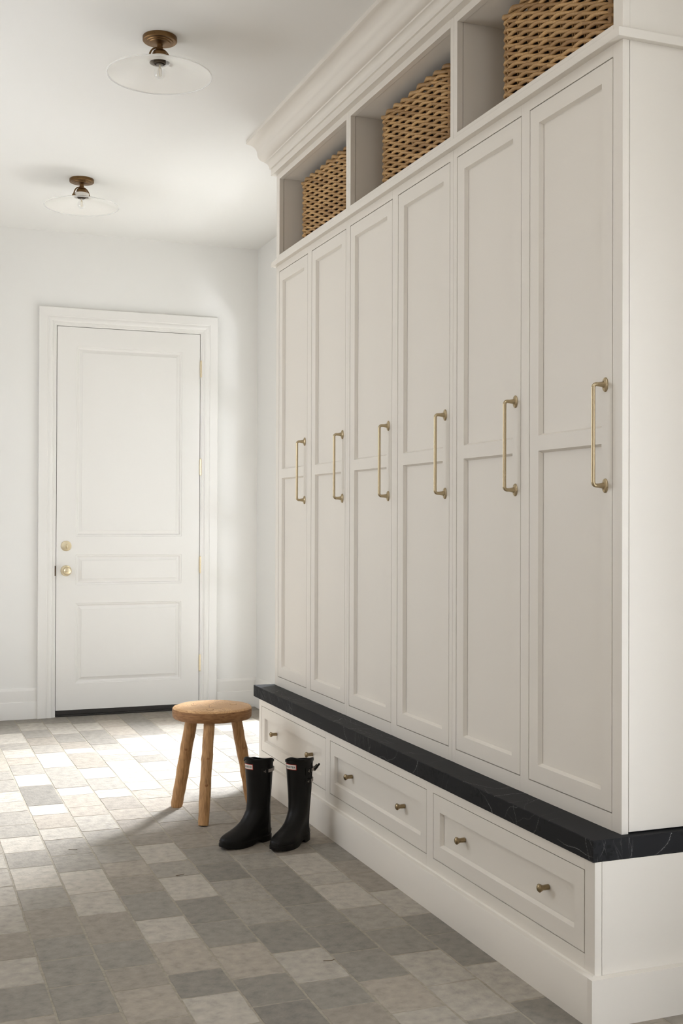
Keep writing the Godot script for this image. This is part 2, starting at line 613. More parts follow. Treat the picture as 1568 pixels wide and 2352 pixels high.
func room() -> void:
	var w: Material = M.wall_paint
	# back wall with the door opening
	var m := MB.new()
	var dl := -1.3037 - 0.035
	var dr := -0.3877 + 0.035
	var dt := 2.475
	m.box(Vector3(ROOM_L - WALL_T, 0, -WALL_T), Vector3(dl, CEIL, 0))
	m.box(Vector3(dr, 0, -WALL_T), Vector3(WALL_T, CEIL, 0))
	m.box(Vector3(dl, dt, -WALL_T), Vector3(dr, CEIL, 0))
	single("wall_back", m.done(w), "white painted back wall round the paneled door", "wall", Vector3.ZERO, "structure")
	# right wall with two unseen openings
	m = MB.new()
	var holes := [[0.5, 1.74, 0.06, 2.35], [5.7, 7.1, 0.05, 2.2]]
	var z := 0.0
	for h in holes:
		m.box(Vector3(0, 0, z), Vector3(WALL_T, CEIL, h[0]))
		if h[2] > 0.001:
			m.box(Vector3(0, 0, h[0]), Vector3(WALL_T, h[2], h[1]))
		m.box(Vector3(0, h[3], h[0]), Vector3(WALL_T, CEIL, h[1]))
		z = h[1]
	m.box(Vector3(0, 0, z), Vector3(WALL_T, CEIL, ROOM_N))
	single("wall_right", m.done(w), "white painted right wall behind the row of lockers", "wall", Vector3.ZERO, "structure")
	m = MB.new()
	m.box(Vector3(ROOM_L - WALL_T, 0, 0), Vector3(ROOM_L, CEIL, 1.2))
	m.box(Vector3(ROOM_L - WALL_T, 0, 1.2), Vector3(ROOM_L, 1.3, 3.6))
	m.box(Vector3(ROOM_L - WALL_T, 2.4, 1.2), Vector3(ROOM_L, CEIL, 3.6))
	m.box(Vector3(ROOM_L - WALL_T, 0, 3.6), Vector3(ROOM_L, CEIL, ROOM_N))
	single("wall_left", m.done(M.dimmed_wall_paint), "unseen left wall, coloured dark to dim the light on the lockers", "wall", Vector3.ZERO, "structure")
	m = MB.new()
	m.box(Vector3(ROOM_L - WALL_T, 0, ROOM_N), Vector3(-2.6, CEIL, ROOM_N + WALL_T))
	m.box(Vector3(-2.6, 0, ROOM_N), Vector3(-0.6, 0.85, ROOM_N + WALL_T))
	m.box(Vector3(-2.6, 2.35, ROOM_N), Vector3(-0.6, CEIL, ROOM_N + WALL_T))
	m.box(Vector3(-0.6, 0, ROOM_N), Vector3(WALL_T, CEIL, ROOM_N + WALL_T))
	single("wall_front", m.done(M.dimmed_wall_paint), "unseen wall behind the camera, coloured dark to dim the near lockers", "wall", Vector3.ZERO, "structure")
	m = MB.new()
	m.box(Vector3(ROOM_L - WALL_T, CEIL, -WALL_T), Vector3(WALL_T, CEIL + 0.2, ROOM_N + WALL_T))
	single("ceiling", m.done(M.ceiling_paint), "smooth white painted ceiling above the two brass lamps", "ceiling", Vector3.ZERO, "structure")
	# glazing of the unseen openings, placed for the light they let in
	holes.append([1.2, 3.6, 1.3, 2.4])
	for i in 3:
		var h: Array = holes[i]
		var o := base("window_%d" % (i + 1), Vector3(0.1 if i < 2 else ROOM_L - 0.1, h[2], (h[0] + h[1]) / 2), ["unseen tall window in the right wall, placed to light the far floor", "unseen window in the right wall near the camera, placed to light the end panels", "unseen wide window in the left wall, placed to light the locker fronts"][i], "window", "", "structure")
		var hz: float = (h[1] - h[0]) / 2
		var hy: float = h[3] - h[2]
		var f := MB.new()
		f.loop(Rect2(-hz, 0, hz * 2, hy), [Vector2(0, -0.02), Vector2(0, 0.02), Vector2(0.035, 0.02), Vector2(0.035, -0.02)], Transform3D(Basis(Vector3(0, 0, 1), Vector3(0, 1, 0), Vector3(-1, 0, 0)), Vector3.ZERO))
		if i == 0:
			for y in [0.62, 0.98, 1.62]:  # unseen bars, placed to band the light on the ceiling
				f.box(Vector3(-0.018, y, -hz), Vector3(0.018, y + 0.07, hz))
		var g := MB.new()
		g.box(Vector3(-0.003, 0.03, -hz + 0.03), Vector3(0.003, hy - 0.03, hz - 0.03))
		put("window_frame", f.done(M.trim_paint), o)
		put("pane", g.done(M.window_glass), o)
	var wf := base("window_4", Vector3(-1.6, 0.85, ROOM_N + 0.08), "unseen wide window behind the camera, placed to light the faces turned to it", "window", "", "structure")  # out of view, goes with the panel light behind the camera
	var ff := MB.new()
	ff.loop(Rect2(-1.0, 0, 2.0, 1.5), [Vector2(0, -0.02), Vector2(0, 0.02), Vector2(0.035, 0.02), Vector2(0.035, -0.02)], Transform3D.IDENTITY)
	put("window_frame", ff.done(M.trim_paint), wf)
	var fg := MB.new()
	fg.box(Vector3(-0.97, 0.03, -0.003), Vector3(0.97, 1.47, 0.003))
	put("pane", fg.done(M.window_glass), wf)
	# baseboards
	var prof := [Vector2(0, 0), Vector2(0.019, 0), Vector2(0.019, 0.100), Vector2(0.0175, 0.1055), Vector2(0.013, 0.1075), Vector2(0.0125, 0.172), Vector2(0.0115, 0.178), Vector2(0.009, 0.181), Vector2(0.0085, 0.186), Vector2(0.006, 0.1897), Vector2(0, 0.1897)]
	var tb := Transform3D(Basis(Vector3(0, 0, 1), Vector3(0, 1, 0), Vector3(1, 0, 0)), Vector3.ZERO)   # profile out of the back wall, run along x
	m = MB.new()
	m.prism(prof, ROOM_L, -1.4154, tb)
	m.prism(prof, -0.2760, 0.0, tb)
	single("baseboard_back", m.done(M.trim_paint), "tall white stepped baseboard along the back wall", "baseboard", Vector3.ZERO, "structure")
	m = MB.new()
	var tr := Transform3D(Basis(Vector3(-1, 0, 0), Vector3(0, 1, 0), Vector3(0, 0, 1)), Vector3.ZERO)
	m.prism(prof, 0.019, 0.9, tr)
	m.prism(prof, 1.7, 2.16, tr)
	m.prism(prof, 4.99, ROOM_N, tr)
	single("baseboard_right", m.done(M.trim_paint), "tall white stepped baseboard on the right wall beyond the bench", "baseboard", Vector3.ZERO, "structure")
	m = MB.new()
	m.prism(prof, 0.019, ROOM_N, Transform3D(Basis(Vector3(1, 0, 0), Vector3(0, 1, 0), Vector3(0, 0, 1)), Vector3(ROOM_L, 0, 0)))
	single("baseboard_left", m.done(M.trim_paint), "tall white stepped baseboard along the left wall", "baseboard", Vector3.ZERO, "structure")
	# unseen ground outside the openings, under the light panels
	m = MB.new()
	m.box(Vector3(WALL_T, -0.3, -3), Vector3(7, -0.06, 11))
	single("unseen_ground", m.done(M.unseen_ground_stone), "unseen pale ground outside the windows", "paving", Vector3.ZERO, "structure")


# ---------------------------------------------------------------- floor
func tile_mesh(x0: float, x1: float, z0: float, z1: float, tone: int) -> ArrayMesh:
	var mb := MB.new()
	tile_into(mb, x0, x1, z0, z1)
	return mb.done(M["tile_%d" % tone])


func tile_into(mb: MB, x0: float, x1: float, z0: float, z1: float) -> void:
	var h := 0.0
	var outline := []
	var nx := 4
	var nz := 4
	for i in nx: outline.append(Vector2(lerpf(x0, x1, float(i) / nx), z0))
	for i in nz: outline.append(Vector2(x1, lerpf(z0, z1, float(i) / nz)))
	for i in nx: outline.append(Vector2(lerpf(x1, x0, float(i) / nx), z1))
	for i in nz: outline.append(Vector2(x0, lerpf(z1, z0, float(i) / nz)))
	var mid := Vector2((x0 + x1) / 2, (z0 + z1) / 2)
	var lo := []
	var top := []
	var tilt := Vector2(rng.randf_range(-1, 1), rng.randf_range(-1, 1)) * 0.004
	for p in outline:
		var q: Vector2 = p + Vector2(rng.randf_range(-1, 1), rng.randf_range(-1, 1)) * 0.0011
		if (p - mid).abs().x > (x1 - x0) * 0.49 and (p - mid).abs().y > (z1 - z0) * 0.49:
			q += (mid - q).normalized() * 0.002
		lo.append(Vector3(q.x, -0.0045, q.y))
		var r: Vector2 = q + (mid - q).normalized() * (0.0028 + rng.randf() * 0.0012)
		top.append(Vector3(r.x, h + (r - mid).dot(tilt), r.y))
	var n := outline.size()
	var c := Vector3(mid.x, h + 0.0002, mid.y)
	for i in n:
		var k := (i + 1) % n
		mb.flat([c, top[i], top[k]], Vector3.UP)
		mb.flat([lo[i], lo[k], top[k], top[i]], Vector3(lo[i].x - mid.x, 0.3, lo[i].z - mid.y))


func floor_tiles() -> void:
	var fm := MB.new()
	fm.box(Vector3(ROOM_L - WALL_T, -0.2, -WALL_T), Vector3(WALL_T, -0.0011, ROOM_N + WALL_T))
	var fl := single("floor", fm.done(M.grout), "floor of grey stone tiles laid in staggered rows", "floor", Vector3.ZERO, "structure")
	var rest := {}
	var pitch := 0.1553
	# cross joints of each row of tiles and the tone of the tile before each joint
	var joints := {
		-1: [[2.55, 2.75, 2.95, 3.14, 3.35, 3.55, 3.81, 4.02, 4.22, 4.43, 4.64, 4.85], [5, 7, 6, 8, 8, 8, 7, 4, 7, 3, 6, 4]],
		0: [[1.3, 1.5, 1.7, 1.95, 2.15, 2.33, 2.55, 2.74, 2.95, 3.152, 3.406, 3.624, 3.884, 4.063, 4.26, 4.475, 4.7], [4, 6, 5, 5, 8, 7, 5, 5, 9, 5, 9, 5, 4, 3, 3, 3, 4]],  # this row and the next: nearest tones lowered to dim the floor there
		1: [[0.205, 0.478, 0.797, 0.966, 1.198, 1.375, 1.618, 1.871, 2.254, 2.427, 2.653, 2.827, 3.048, 3.257, 3.512, 3.732, 3.985, 4.19, 4.344, 4.55, 4.76], [3, 3, 8, 5, 8, 6, 5, 9, 2, 9, 6, 8, 5, 5, 9, 8, 4, 3, 4, 6, 4]],
		2: [[0.159, 0.421, 0.664, 0.889, 1.116, 1.502, 1.962, 2.115, 2.341, 2.503, 2.747, 2.97, 3.203, 3.38, 3.57, 3.832, 4.039, 4.281, 4.449, 4.65, 4.86], [3, 7, 3, 4, 5, 8, 5, 9, 6, 6, 7, 5, 5, 6, 4, 3, 8, 6, 2, 8, 5]],
		3: [[0.222, 0.598, 0.859, 1.045, 1.18, 1.57, 1.818, 2.056, 2.22, 2.441, 2.623, 2.867, 3.017, 3.26, 3.438, 3.687, 3.92, 4.129, 4.373, 4.56, 4.78], [3, 7, 3, 4, 9, 4, 9, 5, 8, 4, 6, 4, 4, 8, 5, 8, 2, 3, 6, 2, 1]],
		4: [[0.272, 0.532, 0.979, 1.131, 1.285, 1.443, 1.951, 2.124, 2.295, 2.53, 2.72, 2.93, 3.117, 3.335, 3.54, 3.777, 3.988, 4.233, 4.46, 4.638, 4.85], [2, 7, 3, 5, 9, 5, 7, 8, 6, 6, 5, 4, 4, 3, 1, 5, 5, 2, 7, 3, 4]],
		5: [[0.204, 0.451, 0.738, 0.832, 1.024, 1.252, 1.363, 1.525, 1.745, 1.95, 2.19, 2.42, 2.62, 2.82, 3.05, 3.26, 3.45, 3.646, 3.866, 4.064, 4.296, 4.507, 4.718, 4.93], [4, 6, 6, 5, 8, 7, 6, 3, 8, 7, 6, 5, 6, 5, 4, 4, 5, 3, 2, 3, 2, 3, 6, 7]],
		6: [[0.34, 0.79, 1.0, 1.25, 1.5, 1.72, 1.95, 2.2, 2.4, 2.62, 2.85, 3.08, 3.33, 3.572, 3.698, 3.952, 4.157, 4.366, 4.597, 4.82, 5.03], [3, 3, 8, 7, 5, 8, 6, 7, 5, 4, 6, 5, 4, 8, 7, 8, 5, 3, 7, 7, 3]],
		7: [[0.25, 0.5, 0.72, 0.95, 1.2, 1.45, 1.66, 1.9, 2.1, 2.3, 2.52, 2.75, 2.98, 3.226, 3.471, 3.625, 3.826, 4.08, 4.257, 4.507, 4.763, 5.0], [4, 6, 7, 5, 8, 7, 6, 4, 6, 5, 6, 4, 5, 6, 3, 4, 4, 7, 2, 2, 7, 2]],
	}
	for k in range(-10, 13):
		var x0 := -1.8605 + pitch * k + 0.0010
		var x1 := x0 + pitch - 0.0020
		if x1 < ROOM_L:
			continue
		x0 = maxf(x0, ROOM_L + 0.005)
		x1 = minf(x1, -0.003)
		if x1 - x0 < 0.01:
			continue
		var z := 0.003
		var i := 0
		while z < ROOM_N - 0.03:
			var z1: float
			var tone: int
			if joints.has(k) and i < joints[k][0].size():
				z1 = joints[k][0][i]
				tone = joints[k][1][i]
			else:
				z1 = minf(z + [0.16, 0.2, 0.21, 0.22, 0.25][rng.randi() % 5], ROOM_N)
				tone = rng.randi_range(2, 8)
				if joints.has(k) == false and k >= 8 and z > 4.7:
					tone = rng.randi_range(5, 8)
			i += 1
			# the pieces the photograph shows are parts of their own
			var vis := z < 5.25 and z1 > 0.0 and x1 > -1.62 - 0.086 * (z + z1) / 2 - 0.12 and (x0 < -0.66 or z > 4.7 or z < 2.2)
			if x0 > -0.60 and z > 5.6:
				vis = false
			if x0 > -0.5 and z > 0.7 and z < 4.9:
				vis = false
			if vis:
				put("tile", tile_mesh(x0, x1, z + 0.0007, z1 - 0.0007, tone), fl)
			else:
				if not rest.has(tone):
					rest[tone] = MB.new()
				if z < 9.0 and not (x0 > -0.6 and z > 2.3 and z1 < 4.9):
					tile_into(rest[tone], x0, x1, z + 0.0007, z1 - 0.0007)
			z = z1
	var am := ArrayMesh.new()
	for t in rest:
		rest[t].into(am, M["tile_%d" % t])
	var o := put("tile_field", am, fl)
	o.set_meta("kind", "stuff")


# ---------------------------------------------------------------- the door in the back wall
func back_door() -> void:
	var L := -1.3037
	var R := -0.3877
	var T := 2.44
	var B := 0.0397
	var door := base("door_1", Vector3((L + R) / 2, 0, 0), "white three-panel door with brass knob and four hinges in back wall", "door", "", "structure")
	var ox := (L + R) / 2
	var g := 0.003
	var x0 := L + g - ox
	var x1 := R - g - ox
	var y1 := T - g
	var px0 := -1.1832 - ox
	var px1 := -0.5075 - ox
	var rows := [[0.2029, 0.7061], [0.8197, 1.0097], [1.1231, 2.3170]]
	var leaf := MB.new()
	leaf.box(Vector3(x0, B, -0.044), Vector3(px0, y1, 0))
	leaf.box(Vector3(px1, B, -0.044), Vector3(x1, y1, 0))
	var ys := [B, 0.2029, 0.7061, 0.8197, 1.0097, 1.1231, 2.3170, y1]
	for i in [0, 2, 4, 6]:
		leaf.box(Vector3(px0, ys[i], -0.044), Vector3(px1, ys[i + 1], 0))
	put("door_leaf", leaf.done(M.trim_paint), door)
	for r in rows:
		var p := MB.new()
		var rect := Rect2(px0, r[0], px1 - px0, r[1] - r[0])
		p.loop(rect, [Vector2(0, 0), Vector2(0.003, -0.0035), Vector2(0.008, -0.0035), Vector2(0.012, -0.006), Vector2(0.015, -0.0105), Vector2(0.0165, -0.012), Vector2(0.021, -0.012), Vector2(0.037, -0.0055), Vector2(0.0385, -0.0035), Vector2(0.0385, -0.0035)], Transform3D.IDENTITY)
		var c := [Vector3(rect.position.x + 0.0385, rect.position.y + 0.0385, -0.0035), Vector3(rect.end.x - 0.0385, rect.position.y + 0.0385, -0.0035), Vector3(rect.end.x - 0.0385, rect.end.y - 0.0385, -0.0035), Vector3(rect.position.x + 0.0385, rect.end.y - 0.0385, -0.0035)]
		p.flat(c, Vector3(0, 0, 1))
		put("door_panel", p.done(M.trim_paint), door)
	var s := MB.new()
	s.box(Vector3(x0, 0.012, -0.036), Vector3(x1, B, -0.002), 0.001)
	s.box(Vector3(x0, 0.0, -0.05), Vector3(x1, 0.011, 0.004), 0.002)
	put("door_sweep", s.done(M.rubber_sweep), door)
	# deadbolt
	var face := Transform3D(Basis(Vector3(1, 0, 0), Vector3(0, 0, 1), Vector3(0, -1, 0)), Vector3.ZERO)   # lathe axis out of the wall
	var b := MB.new()
	b.lathe([Vector2(0.0325, 0), Vector2(0.0325, 0.004), Vector2(0.031, 0.006), Vector2(0.025, 0.007), Vector2(0, 0.007)], 32, face)
	var bolt := put("deadbolt", b.done(M.lock_brass), door, Vector3(-1.2405 - ox, 1.065, 0))
	var tt := MB.new()
	tt.grid(_blob(Vector3(0.0065, 0.016, 0.010), 12, 8), true, Vector3.ZERO)
	put("thumb_turn", tt.done(M.lock_brass), bolt, Vector3(0.003, -0.002, 0.016))
	# knob
	var k := MB.new()
	k.lathe([Vector2(0.034, 0), Vector2(0.034, 0.004), Vector2(0.032, 0.007), Vector2(0.018, 0.010), Vector2(0.012, 0.014), Vector2(0.011, 0.026), Vector2(0.014, 0.031), Vector2(0.022, 0.036), Vector2(0.0265, 0.043), Vector2(0.0275, 0.050), Vector2(0.0255, 0.057), Vector2(0.021, 0.0615), Vector2(0.020, 0.0612), Vector2(0.014, 0.0645), Vector2(0, 0.066)], 36, face)
	put("door_knob", k.done(M.lock_brass), door, Vector3(-1.2405 - ox, 0.9105, 0))
	var st := MB.new()
	st.box(Vector3(-0.009, -0.031, -0.02), Vector3(0.0, 0.031, 0.0085), 0.0006)
	put("strike_plate", st.done(M.strike_steel), door, Vector3(L - 0.001 - ox, 0.91, 0))
	for y in [2.2133, 1.5746, 0.9394, 0.302]:
		var h := MB.new()
		for q in 5:
			h.lathe([Vector2(0, -0.05 + q * 0.02 + 0.0004), Vector2(0.0068, -0.05 + q * 0.02 + 0.0004), Vector2(0.0068, -0.03 + q * 0.02 - 0.0004), Vector2(0, -0.03 + q * 0.02 - 0.0004)], 14)
		h.lathe([Vector2(0.0, -0.056), Vector2(0.004, -0.0555), Vector2(0.0055, -0.0525), Vector2(0.006, -0.05)], 12)
		h.lathe([Vector2(0.006, 0.05), Vector2(0.0055, 0.0525), Vector2(0.004, 0.0555), Vector2(0.0, 0.056)], 12)
		put("hinge", h.done(M.hinge_brass), door, Vector3(R + 0.0025 - ox, y, 0.0065))
	# jamb and casing
	var o := base("trim_1", Vector3.ZERO, "white molded casing round the paneled door in the back wall", "door casing", "", "structure")
	var j := MB.new()
	j.box(Vector3(L - 0.035, 0, -0.13), Vector3(L, T + 0.035, 0.0))
	j.box(Vector3(R, 0, -0.13), Vector3(R + 0.035, T + 0.035, 0.0))
	j.box(Vector3(L, T, -0.13), Vector3(R, T + 0.035, 0.0))
	j.box(Vector3(L, 0, -0.075), Vector3(L + 0.016, T, -0.046))
	j.box(Vector3(R - 0.016, 0, -0.075), Vector3(R, T, -0.046))
	j.box(Vector3(L, T - 0.016, -0.075), Vector3(R, T, -0.046))
	put("jamb", j.done(M.trim_paint), o)
	var d := MB.new()
	d.box(Vector3(L - 0.03, -0.0, -0.16), Vector3(R + 0.03, T + 0.03, -0.132))
	put("door_gap_blocker", d.done(M.gap_shade), o)  # added dark sheet; shades the door gaps and keeps outside light out
	var cs := MB.new()
	var cas := Rect2(-1.4154, 0, -0.2760 + 1.4154, 2.5520)
	cs.loop(cas, [Vector2(0, 0), Vector2(0, 0.024), Vector2(0.003, 0.0265), Vector2(0.052, 0.0245), Vector2(0.053, 0.0215), Vector2(0.058, 0.0195), Vector2(0.064, 0.0215), Vector2(0.072, 0.0225), Vector2(0.082, 0.0205), Vector2(0.088, 0.016), Vector2(0.089, 0.0125), Vector2(0.095, 0.0125), Vector2(0.0965, 0.010), Vector2(0.1035, 0.010), Vector2(0.1045, 0.0065), Vector2(0.1105, 0.0065), Vector2(0.1105, 0.0)], Transform3D.IDENTITY, -1.0, true)
	put("casing", cs.done(M.trim_paint), o)


func _blob(r: Vector3, segs: int, rows: int, c := Vector3.ZERO) -> Array:
	var out := []
	for i in rows + 1:
		var a := PI * (float(i) / rows) * 0.998 + 0.003
		var line := PackedVector3Array()
		for j in segs:
			var b := TAU * j / segs
			line.append(c + Vector3(r.x * sin(a) * cos(b), r.y * cos(a), r.z * sin(a) * sin(b)))
		out.append(line)
	return out


# ---------------------------------------------------------------- lockers
var FRONT := Basis(Vector3(0, 0, 1), Vector3(0, 1, 0), Vector3(-1, 0, 0))   # u along z, v up, depth towards the room

# a framed front set into a hole; returns [frame mesh, list of panel meshes]; u, v relative to the hole's middle
func framed_front(w: float, h: float, stile: float, rails: Array, thick: float, proud := 0.0) -> Array:
	var t := Transform3D(FRONT, Vector3(-proud, 0, 0))
	var m := MB.new()
	var holes := []
	var y := -h / 2
	for i in rails.size():
		var r: Vector2 = rails[i]
		m.box(Vector3(-w / 2 + stile, r.x, -thick), Vector3(w / 2 - stile, r.y, 0), 0.0, t)
		if i > 0:
			holes.append(Rect2(-w / 2 + stile, y, w - 2 * stile, r.x - y))
		y = r.y
	m.box(Vector3(-w / 2, -h / 2, -thick), Vector3(-w / 2 + stile, h / 2, 0), 0.0, t)
	m.box(Vector3(w / 2 - stile, -h / 2, -thick), Vector3(w / 2, h / 2, 0), 0.0, t)
	var panels := []
	for r in holes:
		m.loop(r, [Vector2(0, 0), Vector2(0.006, -0.0115), Vector2(0.0075, -0.0115)], t)
		var p := MB.new()
		p.box(Vector3(r.position.x + 0.006, r.position.y + 0.006, -0.017), Vector3(r.end.x - 0.006, r.end.y - 0.006, -0.0122), 0.0, t)
		panels.append(p)
	return [m, panels]


func make_pull() -> ArrayMesh:
	var m := MB.new()
	var half := 0.129
	var out := 0.037
	var path := []
	for s in [-1.0, 1.0]:
		var side := []
		side.append(Vector3(0, s * half, 0.004))
		side.append(Vector3(0, s * half, 0.012))
		side.append(Vector3(0, s * half, 0.020))
		for k in 7:
			var a := PI / 2 * k / 6.0
			side.append(Vector3(0, s * (half - 0.009 + 0.009 * cos(a)), out - 0.009 + 0.009 * sin(a)))
		if s > 0:
			side.reverse()
		path.append_array(side)
	var q := []
	var radii := []
	for p in path:
		q.append(FRONT * p)
		var near: float = clampf((0.026 - p.z) / 0.02, 0.0, 1.0)
		radii.append(0.0052 + 0.0035 * near * near)
	m.tube(q, radii, 14)
	for s in [-1.0, 1.0]:
		# oval rosette
		var rows := []
		for pr in [Vector2(1.0, 0.0), Vector2(1.0, 0.0025), Vector2(0.93, 0.0045), Vector2(0.75, 0.0058), Vector2(0.55, 0.0075), Vector2(0.4, 0.011), Vector2(0.35, 0.016)]:
			var line := PackedVector3Array()
			for j in 28:
				var a := TAU * j / 28
				line.append(FRONT * Vector3(0.0115 * pr.x * cos(a), s * half + lerpf(0.0115, 0.0185, pr.x) * pr.x * sin(a), pr.y))
			rows.append(line)
		m.grid(rows, true, FRONT * Vector3(0, s * half, -0.004))
	return m.done(M.pull_brass)


func lockers() -> void:
	var units := [[ZF, 3.0537], [3.0537, 3.9939], [3.9939, ZN]]
	var doors := [[[2.1616, 2.5681], [2.6197, 3.0313]], [[3.0771, 3.4988], [3.5486, 3.9695]], [[4.0199, 4.4328], [4.4789, 4.8920]]]
	var yb := 0.4915
	var yt := 2.4046
	var y0 := 0.4489
	var y1 := 2.4344
	var names := [
		"tall two-door locker cabinet at the far end of the row, by the door", "tall two-door locker cabinet in the middle of the row", "tall two-door locker cabinet at the near end of the row, with white end panel"]
	var pull := make_pull()
	for i in 3:
		var z0: float = units[i][0]
		var z1: float = units[i][1]
		var o := base("locker_cabinet", Vector3(XL, y0, (z0 + z1) / 2), names[i], "cabinet", "tall lockers in one row")
		var c := (z0 + z1) / 2
		var hy := y1 - y0
		var f := MB.new()
		var gap := 0.0005
		var zs := [z0 + gap, doors[i][0][0], doors[i][0][1], doors[i][1][0], doors[i][1][1], z1 - gap]
		for q in [0, 2, 4]:
			f.box(Vector3(0, 0, zs[q] - c), Vector3(0.02, hy, zs[q + 1] - c), 0.0006)
		for q in [1, 3]:
			f.box(Vector3(0, 0, zs[q] - c), Vector3(0.02, yb - y0, zs[q + 1] - c))
			f.box(Vector3(0, yt - y0, zs[q] - c), Vector3(0.02, hy, zs[q + 1] - c))
		put("face_frame", f.done(M.cabinet_paint), o)
		var b := MB.new()
		b.box(Vector3(0.024, 0.002, z0 + 0.002 - c), Vector3(-XL, hy - 0.002, z0 + 0.019 - c))
		if i < 2:
			b.box(Vector3(0.024, 0.002, z1 - 0.019 - c), Vector3(-XL, hy - 0.002, z1 - 0.002 - c))
		b.box(Vector3(0.024, 0.002, z0 + 0.019 - c), Vector3(-XL, 0.02, z1 - 0.019 - c))
		b.box(Vector3(0.024, hy - 0.02, z0 + 0.019 - c), Vector3(-XL, hy - 0.002, z1 - 0.019 - c))
		b.box(Vector3(-XL - 0.012, 0.02, z0 + 0.019 - c), Vector3(-XL, hy - 0.02, z1 - 0.019 - c))
		put("carcass", b.done(M.cabinet_paint), o)
		if i == 2:
			var e := MB.new()
			e.box(Vector3(0.0215, 0.0045, z1 - 0.02 - c), Vector3(-XL, hy, z1 - 0.0008 - c), 0.0006)
			var ep := put("end_panel", e.done(M.cabinet_paint), o)
			ep.set_meta("label", "plain white end panel facing the camera")
		for q in 2:
			var d: Array = doors[i][q]
			var g := 0.0029
			var w: float = d[1] - d[0] - 2 * g
			var h := yt - yb - 2 * g
			var cy := (yt + yb) / 2
			var rails := [Vector2(-h / 2, 0.5408 - cy), Vector2(1.4264 - cy, 1.4683 - cy), Vector2(2.3535 - cy, h / 2)]
			var parts := framed_front(w, h, 0.0475, rails, 0.02)
			var dn := put("door", parts[0].done(M.cabinet_paint), o, Vector3(0.0006, cy - y0, (d[0] + d[1]) / 2 - c))
			for p in parts[1]:
				put("panel", p.done(M.cabinet_paint), dn)
			put("handle", pull, dn, Vector3(0, 1.4477 - cy, w / 2 - 0.0285))


func cubbies() -> void:
	var units := [[ZF, 3.0537], [3.0537, 3.9939], [3.9939, ZN]]
	var open := [[2.1616, 3.0297], [3.0779, 3.9695], [4.0183, 4.8927]]
	var names := ["open cubby cabinet above the far lockers, leftmost of three", "open cubby cabinet above the middle lockers", "open cubby cabinet above the near lockers, cut off by the top edge"]
	var y0 := 2.4572
	var y1 := 2.8716
	for i in 3:
		var z0: float = units[i][0] + 0.0005
		var z1: float = units[i][1] - 0.0005
		var c := (z0 + z1) / 2
		var o := base("cubby_cabinet", Vector3(XL, y0, c), names[i], "cabinet", "open cubbies over the lockers")
		var a: float = open[i][0] - c
		var b: float = open[i][1] - c
		var ny0 := 2.4851 - y0
		var ny1 := 2.8450 - y0
		var hy := y1 - y0
		var f := MB.new()
		f.box(Vector3(0, 0, z0 - c), Vector3(0.021, hy, a), 0.0006)
		f.box(Vector3(0, 0, b), Vector3(0.021, hy, z1 - c), 0.0006)
		f.box(Vector3(0, 0, a), Vector3(0.021, ny0, b))
		f.box(Vector3(0, ny1, a), Vector3(0.021, hy, b))
		put("face_frame", f.done(M.cabinet_paint), o)
		var m := MB.new()
		m.box(Vector3(0.0225, ny0 - 0.016, z0 - c + 0.002), Vector3(-XL, hy, a - 0.0012))
		m.box(Vector3(0.0225, ny0 - 0.016, b + 0.0012), Vector3(-XL, hy, z1 - c - (0.022 if i == 2 else 0.002)))
		m.box(Vector3(0.0225, ny1 + 0.0012, a), Vector3(-XL, hy, b))
		m.box(Vector3(-XL - 0.012, ny0, a), Vector3(-XL, ny1, b))
		put("carcass", m.done(M.cabinet_paint), o)
		m = MB.new()
		m.box(Vector3(0.0215, ny0 - 0.016, a), Vector3(-XL - 0.012, ny0, b))
		put("shelf", m.done(M.cabinet_paint), o)
		if i == 2:
			m = MB.new()
			m.box(Vector3(0.0215, 0, z1 - c - 0.02), Vector3(-XL, hy, z1 - c - 0.0008), 0.0006)
			put("end_panel", m.done(M.cabinet_paint), o)


func crown_and_ledge() -> void:
	# ledge between lockers and cubbies, wrapping both ends
	var m := MB.new()
	m.box(Vector3(-0.5734, 2.4344, ZF - 0.0148), Vector3(0, 2.4572, ZN + 0.0148), 0.0008)
	single("ledge_molding", m.done(M.cabinet_paint), "flat projecting ledge molding running between lockers and cubbies", "molding")
	# crown: profile in x (out of the cabinets) and y
	var pts := [Vector2(-0.44, 2.8718), Vector2(-0.5756, 2.8718), Vector2(-0.5757, 2.9016), Vector2(-0.5838, 2.9018)]
	for k in 7:
		var a := PI / 2 * k / 6.0
		pts.append(Vector2(-0.6067 + 0.0226 * cos(a), 2.9025 + 0.0268 * sin(a)))
	pts.append(Vector2(-0.6090, 2.9333))
	for k in 9:
		var a := PI / 2 * k / 8.0
		pts.append(Vector2(-0.6110 - 0.034 * sin(a), 2.9690 - 0.0352 * cos(a)))
	for k in range(1, 10):
		var a := PI / 2 * k / 9.0
		pts.append(Vector2(-0.6450 - 0.048 * (1.0 - cos(a)), 2.9690 + 0.0375 * sin(a)))
	pts.append_array([Vector2(-0.6992, 3.0085), Vector2(-0.6992, CEIL), Vector2(-0.44, CEIL)])
	var c := MB.new()
	c.prism(pts, ZF - 0.0148, ZN + 0.0148)
	c.box(Vector3(-0.44, 2.8718, ZF - 0.0148), Vector3(0, CEIL, ZN + 0.0148))
	single("crown_molding", c.done(M.cabinet_paint), "deep curved crown molding along the ceiling above the cubbies", "molding")


